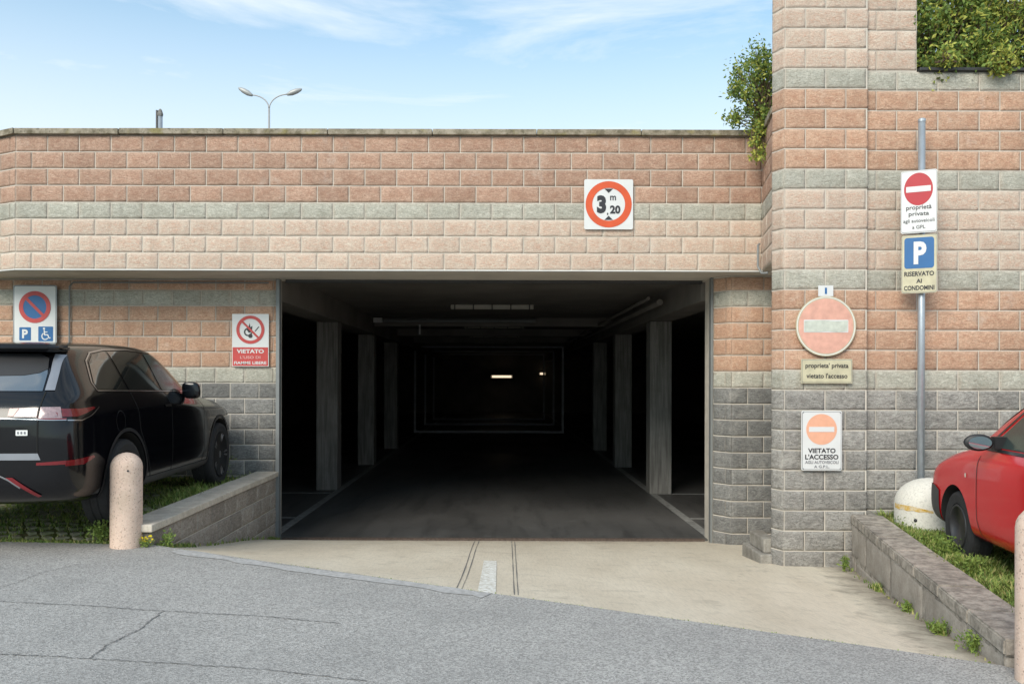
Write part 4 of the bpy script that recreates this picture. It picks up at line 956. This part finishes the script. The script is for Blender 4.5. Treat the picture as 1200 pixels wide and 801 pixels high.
def car_body(root, stations, mat, wheels, wr, xin, crease_rows=()):
    """stations: y, list of half section points (x,z) from bottom centre to top centre"""
    vs, fs = [], []; n = len(stations[0][1])
    for y, sec in stations:
        for x, z in sec: vs.append((x, y, z))
        for x, z in sec[-2:0:-1]: vs.append((-x, y, z))
    m = 2 * n - 2
    for i in range(len(stations) - 1):
        for j in range(m): a = i * m + j; b = i * m + (j + 1) % m; fs.append((a, a + m, b + m, b))
    # end caps: quads between the halves
    for i0, flip in ((0, False), ((len(stations) - 1) * m, True)):
        for j in range(n - 1):
            a, b = i0 + j, i0 + j + 1; c = i0 + (m - j - 1) % m if j + 1 < n - 1 else b; d = i0 + (m - j) % m
            q = [a, b, c, d]; q = [v for k, v in enumerate(q) if v not in q[:k]]
            if len(q) > 2: fs.append(tuple(q if not flip else q[::-1]))
    me = bpy.data.meshes.new('body'); me.from_pydata(vs, [], fs); me.update()
    bm = bmesh.new(); bm.from_mesh(me)
    cl = bm.edges.layers.float.get('crease_edge') or bm.edges.layers.float.new('crease_edge')
    for e in bm.edges:
        js = [v.index % m for v in e.verts]; js = [min(j, (m - j) % m if j else 0) for j in js]
        if js[0] == js[1] and js[0] in crease_rows: e[cl] = crease_rows[js[0]]
    bmesh.ops.recalc_face_normals(bm, faces=bm.faces); bm.to_mesh(me); bm.free()
    o = bpy.data.objects.new('tmp', me); C.objects.link(o); sm = o.modifiers.new('s', 'SUBSURF'); sm.levels = 3; sm.render_levels = 3
    cuts = []
    for (wy, wz_) in wheels:
        for s in (-1, 1):
            bm = bmesh.new(); lathe(bm, [(wr, s * xin), (wr, s * 1.4)], 48, 'X', (0, wy, wz_)); bmesh.ops.recalc_face_normals(bm, faces=bm.faces)
            cm = bpy.data.meshes.new('c'); bm.to_mesh(cm); bm.free(); co = bpy.data.objects.new('c', cm); C.objects.link(co); cuts.append(co)
            b_ = o.modifiers.new('b', 'BOOLEAN'); b_.operation = 'DIFFERENCE'; b_.object = co; b_.solver = 'EXACT'
    bpy.context.view_layer.update(); dg = bpy.context.evaluated_depsgraph_get()
    out = bpy.data.meshes.new_from_object(o.evaluated_get(dg)); out.name = 'body'
    # plain (uncut) surface to drape windows and lamps onto
    for b_ in [m_ for m_ in o.modifiers if m_.type == 'BOOLEAN']: o.modifiers.remove(b_)
    bpy.context.view_layer.update(); dg = bpy.context.evaluated_depsgraph_get(); sm_ = bpy.data.meshes.new_from_object(o.evaluated_get(dg))
    bvh = BVHTree.FromPolygons([v.co.copy() for v in sm_.vertices], [tuple(p.vertices) for p in sm_.polygons])
    bpy.data.objects.remove(o)
    for c in cuts: bpy.data.objects.remove(c)
    out.materials.clear(); out.materials.append(mat); out.materials.append(M['liner'])
    for p in out.polygons:
        p.use_smooth = True
        for wy, wz_ in wheels:
            c = p.center; d = math.hypot(c.y - wy, c.z - wz_)
            if (d < wr + .004 and abs(abs(c.x) - xin) < .01 and abs(p.normal.x) > .9) or (abs(d - wr) < .012 and abs(p.normal.x) < .08 and abs(c.x) > xin - .01): p.material_index = 1
    body = link('body', out, None, root)
    try:
        bpy.context.view_layer.objects.active = body; 
        out.set_sharp_from_angle(angle=R(38))
    except Exception: pass
    return body, bvh
def drape(root, bvh, name, pts, view, mat, off=.004, maxe=.05, smooth=True):
    """outline pts in (a,z); view 'L','R' side (a=y), 'B' back (a=x), 'F' front (a=x), 'T' top (x,y)"""
    bm = bmesh.new(); vs = [bm.verts.new((p[0], p[1], 0)) for p in pts]; bm.faces.new(vs); bmesh.ops.triangulate(bm, faces=bm.faces)
    for _ in range(5):
        le = [e for e in bm.edges if e.calc_length() > maxe]
        if not le: break
        bmesh.ops.subdivide_edges(bm, edges=le, cuts=1); bmesh.ops.triangulate(bm, faces=[f for f in bm.faces if len(f.verts) > 3])
    dirs = {'L': Vector((1, 0, 0)), 'R': Vector((-1, 0, 0)), 'B': Vector((0, 1, 0)), 'F': Vector((0, -1, 0)), 'T': Vector((0, 0, -1))}; d = dirs[view]
    bad = []
    for v in bm.verts:
        a, b = v.co.x, v.co.y
        if view in 'LR': o = Vector((0, a, b)) - d * 3
        elif view in 'BF': o = Vector((a, 0, b)) - d * 5
        else: o = Vector((a, b, 3))
        h = bvh.ray_cast(o, d)
        if h[0] is None: bad.append(v); continue
        n = h[1] if h[1].dot(d) < 0 else -h[1]; v.co = h[0] + n * off
    bmesh.ops.delete(bm, geom=bad, context='VERTS')
    return obj(name, bm, M[mat], root, smooth)
def outline(pts, t):   # thin closed ribbon pieces round an outline
    return [bar(a[0], a[1], b[0], b[1], t) for a, b in zip(pts, pts[1:])]
def ribbons(root, bvh, name, pts, view, mat, t, off=.005):
    # one mesh made of short quads
    bm = bmesh.new(); P = [Vector(p) for p in pts]; Q = []
    for a, b in zip(P, P[1:]):
        n = max(1, int((b - a).length / .03))
        for k in range(n): Q.append(a + (b - a) * k / n)
    Q.append(P[-1]); dirs = {'L': Vector((1, 0, 0)), 'R': Vector((-1, 0, 0)), 'B': Vector((0, 1, 0)), 'F': Vector((0, -1, 0))}; d = dirs[view]; prev = None
    for i, q in enumerate(Q):
        tt = (Q[min(i + 1, len(Q) - 1)] - Q[max(0, i - 1)]).normalized(); n = Vector((-tt.y, tt.x)) * t / 2; pair = []
        for s in (-1, 1):
            r_ = q + n * s; o = (Vector((0, r_.x, r_.y)) if view in 'LR' else Vector((r_.x, 0, r_.y))) - d * 5
            h = bvh.ray_cast(o, d)
            if h[0] is None: pair = None; break
            nn_ = h[1] if h[1].dot(d) < 0 else -h[1]; pair.append(bm.verts.new(h[0] + nn_ * off))
        if pair and prev: bm.faces.new((prev[0], prev[1], pair[1], pair[0]))
        prev = pair
    return obj(name, bm, M[mat], root, True)
def st(y, zb, wl, wm, zm, wsh, zsh, wb, zbt, wr, zr, zt):
    return (y, [(0, zb), (wl * .6, zb), (wl, zb + .02), (wm - .01, zb + .2 * (zm - zb) + .03), (wm, zm), (wsh, zsh), (wb, zbt), (wr, zr), (wr * .55, zt - .01), (0, zt)])
# ---- black SUV
suv = empty('parked_car', (-4.20, 8.66, rel(-1.275)), R(1.4), 'black SUV parked nose-in on the grass pavers at the left', 'car')
ss = [st(-2.27, .46, .50, .70, .62, .70, .78, .66, .88, .55, .93, .95),
      st(-2.20, .34, .72, .86, .62, .85, .86, .80, 1.02, .66, 1.08, 1.10),
      st(-2.10, .30, .80, .92, .62, .90, .92, .85, 1.10, .70, 1.18, 1.20),
      st(-1.92, .27, .86, .95, .62, .935, .96, .875, 1.13, .66, 1.40, 1.43),
      st(-1.80, .26, .87, .955, .62, .94, .97, .88, 1.135, .64, 1.50, 1.53),
      st(-1.45, .25, .88, .96, .62, .945, .98, .88, 1.14, .64, 1.54, 1.575),
      st(-.75, .25, .88, .955, .60, .94, .99, .88, 1.13, .65, 1.565, 1.605),
      st(-.2, .25, .88, .955, .60, .94, .99, .88, 1.115, .65, 1.57, 1.61),
      st(.12, .25, .88, .955, .60, .94, .98, .875, 1.10, .65, 1.53, 1.575),
      st(.48, .25, .88, .955, .60, .94, .97, .865, 1.08, .69, 1.33, 1.37),
      st(.82, .25, .87, .955, .60, .935, .95, .85, 1.05, .72, 1.12, 1.15),
      st(1.50, .25, .86, .95, .60, .93, .93, .82, 1.01, .62, 1.055, 1.085),
      st(1.90, .26, .82, .92, .60, .89, .88, .77, .95, .57, .985, 1.01),
      st(2.14, .30, .72, .84, .58, .80, .78, .68, .86, .5, .89, .91),
      st(2.25, .42, .5, .66, .56, .64, .66, .55, .72, .4, .75, .76)]
body, bv = car_body(suv, ss, M['carblack'], ((-1.30, .37), (1.40, .37)), .43, .62, {5: .45, 6: .6, 7: .35, 2: .3})
for yy in (-1.30, 1.40):
    for s in (-1, 1): wheel(suv, s * .825, yy, .372, .25, s, 'alloy', 5)
for s, V in ((1, 'R'), (-1, 'L')):
    drape(suv, bv, 'window', [(.42, 1.14), (-.26, 1.15), (-.26, 1.50), (-.02, 1.495), (.18, 1.40)], V, 'glassclear')
    drape(suv, bv, 'window', [(-.32, 1.15), (-1.05, 1.165), (-1.05, 1.50), (-.6, 1.515), (-.32, 1.505)], V, 'glassdark')
    drape(suv, bv, 'window', [(-1.10, 1.165), (-1.66, 1.175), (-1.66, 1.23), (-1.52, 1.40), (-1.38, 1.465), (-1.10, 1.50)], V, 'glassdark')
    ribbons(suv, bv, 'window_trim', [(.66, 1.07), (.20, 1.42), (-.02, 1.515), (-.6, 1.532), (-1.1, 1.515), (-1.40, 1.48), (-1.56, 1.41), (-1.69, 1.235), (-1.68, 1.163), (-1.0, 1.152), (0, 1.135), (.50, 1.125)], V, 'chrome', .011, .006)
    drape(suv, bv, 'tail_light', [(-2.235, .975), (-2.235, 1.035), (-2.02, 1.03), (-1.86, 1.04), (-1.84, 1.03), (-1.97, .995), (-2.08, .97)], V, 'tailred', .006)
    ribbons(suv, bv, 'light_trim', [(-2.16, .945), (-2.05, .94), (-1.94, .97), (-1.78, 1.035)], V, 'chrome', .008, .008)
    ribbons(suv, bv, 'door_seam', [(.82, 1.07), (.80, .5), (.72, .33), (-.18, .33)], V, 'liner', .008, .003)
    ribbons(suv, bv, 'door_seam', [(-.20, 1.14), (-.20, .33), (-.72, .33), (-.86, .6), (-1.0, .8), (-1.06, 1.15)], V, 'liner', .008, .003)
    drape(suv, bv, 'sill_trim', [(-.86, .27), (-.86, .36), (.97, .36), (.97, .27)], V, 'plasticgrey', .005)
    for yy in (-.12, .0):
        pass
    drape(suv, bv, 'door_handle', rrect(-.08 - .2, 1.0, .17, .022, .01), V, 'chrome', .007)
    drape(suv, bv, 'door_handle', rrect(.62 - .55, 1.0, .01, .01, .004), V, 'carblack', .004)
    ribbons(suv, bv, 'wheel_arch', [(-1.30 + .455 * math.cos(R(a)), .37 + .455 * math.sin(R(a))) for a in range(-5, 190, 8)], V, 'trimblack', .03, .006)
    ribbons(suv, bv, 'wheel_arch', [(1.40 + .455 * math.cos(R(a)), .37 + .455 * math.sin(R(a))) for a in range(-8, 188, 8)], V, 'trimblack', .03, .006)
    drape(suv, bv, 'reflector', [(-2.19, .60), (-2.19, .64), (-1.93, .66), (-1.91, .645), (-2.05, .60)], V, 'tailred', .006)
# fuel cap seam
ribbons(suv, bv, 'fuel_cap', [(-1.42 + .09 * math.cos(R(a)), .90 + .09 * math.sin(R(a))) for a in range(0, 361, 15)], 'R', 'liner', .006, .003)
drape(suv, bv, 'rear_window', [(-.66, 1.165), (.64, 1.165), (.62, 1.30), (.57, 1.42), (.50, 1.45), (-.50, 1.45), (-.57, 1.42), (-.62, 1.30)], 'B', 'glassrear', .005)
drape(suv, bv, 'painted_spoiler_shade', [(-.61, 1.335), (-.58, 1.42), (-.50, 1.455), (.50, 1.455), (.58, 1.42), (.61, 1.335), (.56, 1.305), (.45, 1.285), (0, 1.275), (-.45, 1.285), (-.56, 1.305)], 'B', 'trimblack', .008)  # shade under the roof spoiler, painted as a black band over the glass
for s in (-1, 1):
    drape(suv, bv, 'tail_light', [(s * .45, .975), (s * .45, 1.035), (s * .655, 1.04), (s * .655, .972)], 'B', 'tailclear', .006)
    drape(suv, bv, 'tail_light', [(s * .45, .977), (s * .45, 1.033), (s * .52, 1.034), (s * .49, .977)], 'B', 'tailred', .010)
    drape(suv, bv, 'tail_light', [(s * .67, .955), (s * .67, 1.045), (s * .80, 1.045), (s * .82, .955)], 'B', 'tailclear', .007)
    drape(suv, bv, 'tail_light', [(s * .66, .950), (s * .66, .962), (s * .84, .962), (s * .84, .950)], 'B', 'tailred', .010)
    ribbons(suv, bv, 'light_trim', [(s * .40, .962), (s * .84, .946)], 'B', 'chrome', .006, .012)
    ribbons(suv, bv, 'tailgate_seam', [(s * .665, 1.16), (s * .665, .70)], 'B', 'liner', .010, .004)
    drape(suv, bv, 'reflector', [(s * .66, .61), (s * .66, .63), (s * .85, .642), (s * .85, .612)], 'B', 'tailred', .007)
    drape(suv, bv, 'exhaust_trim', [(s * .44, .52), (s * .49, .52), (s * .68, .38), (s * .65, .37)], 'B', 'tailred', .010)
ribbons(suv, bv, 'tailgate_seam', [(-.67, .70), (.67, .70)], 'B', 'liner', .01, .004)
drape(suv, bv, 'painted_sky_glint', [(-.69, .65), (.69, .65), (.67, .70), (-.67, .70)], 'B', 'bumper_grey', .006)  # sky reflection along the tailgate's lower lip, painted as a grey band
ribbons(suv, bv, 'diffuser_trim', [(-.50, .50), (-.40, .53), (.40, .53), (.46, .50), (.54, .44)], 'B', 'chrome', .012, .008)
drape(suv, bv, 'badge', rrect(.555, .855, .085, .042, .004), 'B', 'drip', .006, .05)
for k in range(3): drape(suv, bv, 'badge_mark', rrect(.53 + k * .024, .855, .012, .018, .002), 'B', 'ink_faded', .008)
drape(suv, bv, 'number_plate', rrect(.10, .86, .58, .125, .012), 'B', 'silver', .008)
bm = bmesh.new(); prism(bm, [(-.62, -1.98), (.62, -1.98), (.66, -1.70), (-.66, -1.70)], 1.475, 1.535); bmesh.ops.bevel(bm, geom=list(bm.edges), offset=.018, segments=2, affect='EDGES'); obj('roof_spoiler', bm, M['carblack'], suv, True)
for s in (-1, 1): drape(suv, bv, 'window_fin', [(s * .655, 1.17), (s * .72, 1.17), (s * .69, 1.32), (s * .655, 1.45), (s * .60, 1.455), (s * .635, 1.32)], 'B', 'bumper_grey', .007)
bm = bmesh.new(); tube(bm, [(0.0, -1.62, 1.56), (0, -1.70, 1.63), (0, -1.78, 1.655), (0, -1.80, 1.57)], [.03, .025, .015, .01], 8); a_ = obj('antenna_fin', bm, M['trimblack'], suv, True)
for s in (-1, 1):
    m_ = bpy.data.objects.new('mirror', None); C.objects.link(m_); m_.parent = suv; m_.location = (s * .95, .34, 1.14)
    bm = bmesh.new(); r_ = bmesh.ops.create_uvsphere(bm, u_segments=20, v_segments=12, radius=1)
    for v in r_['verts']:
        v.co = Vector([math.copysign(abs(c) ** .62, c) for c in v.co]); v.co.x += .18 * v.co.z * -s * .5
        v.co = Vector((v.co.x * .092, v.co.y * .085 if v.co.y > 0 else v.co.y * .03, v.co.z * .088))
    obj('mirror_housing', bm, M['carblack'], m_, True)
    bm = bmesh.new(); tube(bm, [(-s * .14, .03, -.04), (0, .01, -.06)], .022, 8); obj('mirror_arm', bm, M['trimblack'], m_)
# ---- red hatchback
red = empty('parked_car', (4.303, 5.59, rel(-1.475)), R(-9), 'red hatchback parked nose-in on the grass at the right edge', 'car')
rs_ = [st(-1.90, .40, .5, .66, .50, .68, .66, .66, .78, .56, .84, .86),
       st(-1.80, .27, .70, .78, .50, .79, .78, .76, .92, .60, 1.02, 1.04),
       st(-1.60, .23, .74, .82, .50, .815, .84, .79, .98, .58, 1.28, 1.32),
       st(-1.35, .22, .75, .83, .50, .82, .86, .79, .97, .56, 1.38, 1.43),
       st(-.8, .22, .75, .83, .50, .82, .86, .79, .95, .57, 1.42, 1.47),
       st(-.2, .22, .75, .83, .50, .82, .85, .79, .93, .57, 1.43, 1.48),
       st(.28, .22, .75, .83, .50, .82, .86, .78, .94, .56, 1.41, 1.46),
       st(.68, .22, .75, .83, .50, .82, .85, .77, .93, .62, 1.21, 1.26),
       st(1.02, .22, .75, .825, .50, .815, .84, .76, .91, .64, 1.01, 1.05),
       st(1.30, .22, .75, .82, .50, .81, .82, .73, .885, .52, .94, .97),
       st(1.60, .23, .76, .82, .50, .80, .77, .70, .83, .47, .87, .895),
       st(1.86, .24, .73, .80, .48, .78, .69, .66, .75, .44, .78, .80),
       st(1.97, .30, .58, .68, .46, .66, .60, .54, .65, .38, .67, .685)]
body, bv = car_body(red, rs_, M['carred'], ((-1.22, .29), (1.20, .29)), .335, .55, {5: .3, 6: .5, 7: .3})
for yy in (-1.22, 1.20):
    for s in (-1, 1): wheel(red, s * .705, yy, .288, .18, s, 'steel', 5, .62)
for s, V in ((1, 'R'), (-1, 'L')):
    drape(red, bv, 'window', [(.66, .975), (-.50, .985), (-.50, 1.355), (.06, 1.365), (.24, 1.31)], V, 'glassclear')
    drape(red, bv, 'window', [(-.56, .975), (-1.38, 1.02), (-1.25, 1.24), (-1.10, 1.335), (-.56, 1.345)], V, 'glassdark')
    ribbons(red, bv, 'window_trim', [(.76, .96), (.26, 1.34), (.06, 1.385), (-.5, 1.38)], V, 'trimblack', .022, .006)
    ribbons(red, bv, 'window_trim', [(.72, .955), (-.5, .965), (-1.4, 1.0)], V, 'trimblack', .022, .006)
    ribbons(red, bv, 'door_seam', [(.74, .90), (.72, .42), (.64, .26), (-.5, .26), (-.54, .95)], V, 'liner', .009, .003)
    drape(red, bv, 'side_repeater', circ(.95, .73, .017, 14), V, 'amber', .006)
    drape(red, bv, 'bumper_side', [(1.545, .24), (1.545, .54), (1.66, .57), (1.84, .57), (1.945, .53), (1.945, .36), (1.80, .27)], V, 'plasticgrey', .008)
    drape(red, bv, 'door_handle', rrect(-.36, .80, .14, .03, .012), V, 'trimblack', .008)
drape(red, bv, 'front_bumper', [(-.52, .36), (-.66, .30), (-.66, .56), (-.3, .555), (.3, .555), (.66, .56), (.66, .30), (.52, .36)], 'F', 'plasticgrey', .009)
drape(red, bv, 'windscreen', [(-.60, .60), (-.50, .32), (.50, .32), (.60, .60), (.62, .90), (-.62, .90)], 'T', 'glassdark', .006)
drape(red, bv, 'rear_window', [(-.55, .98), (.55, .98), (.48, 1.27), (-.48, 1.27)], 'B', 'glassdark', .006)
for s in (-1, 1):
    drape(red, bv, 'headlight', [(s * .30, .60), (s * .42, .68), (s * .62, .70), (s * .60, .60)], 'F', 'mirror', .008)
    drape(red, bv, 'tail_light', [(s * .58, .80), (s * .60, 1.15), (s * .66, 1.1), (s * .72, .80)], 'B', 'tailred', .008)
    m_ = bpy.data.objects.new('mirror', None); C.objects.link(m_); m_.parent = red; m_.location = (s * .915, .44, 1.02)
    bm = bmesh.new(); r_ = bmesh.ops.create_uvsphere(bm, u_segments=20, v_segments=12, radius=1)
    for v in r_['verts']: v.co = Vector((v.co.x * .10, v.co.y * .09 if v.co.y > 0 else v.co.y * .02, v.co.z * .062))
    obj('mirror_housing', bm, M['trimblack'], m_, True)
    bm = bmesh.new()
    plate(bm, [(.078 * math.cos(R(a)), .046 * math.sin(R(a))) for a in range(0, 360, 15)], -.026, -.021); obj('mirror_glass', bm, M['mirror'], m_)
    bm = bmesh.new(); prism(bm, [(-s * .10, .0), (-s * .22, .02), (-s * .22, .16), (-s * .10, .08)], -.055, .04); bmesh.ops.bevel(bm, geom=list(bm.edges), offset=.01, segments=2, affect='EDGES'); obj('mirror_arm', bm, M['trimblack'], m_)
print('objects', len(bpy.data.objects), 'tris~', sum(len(o.data.polygons) for o in C.objects if o.type == 'MESH') * 2)
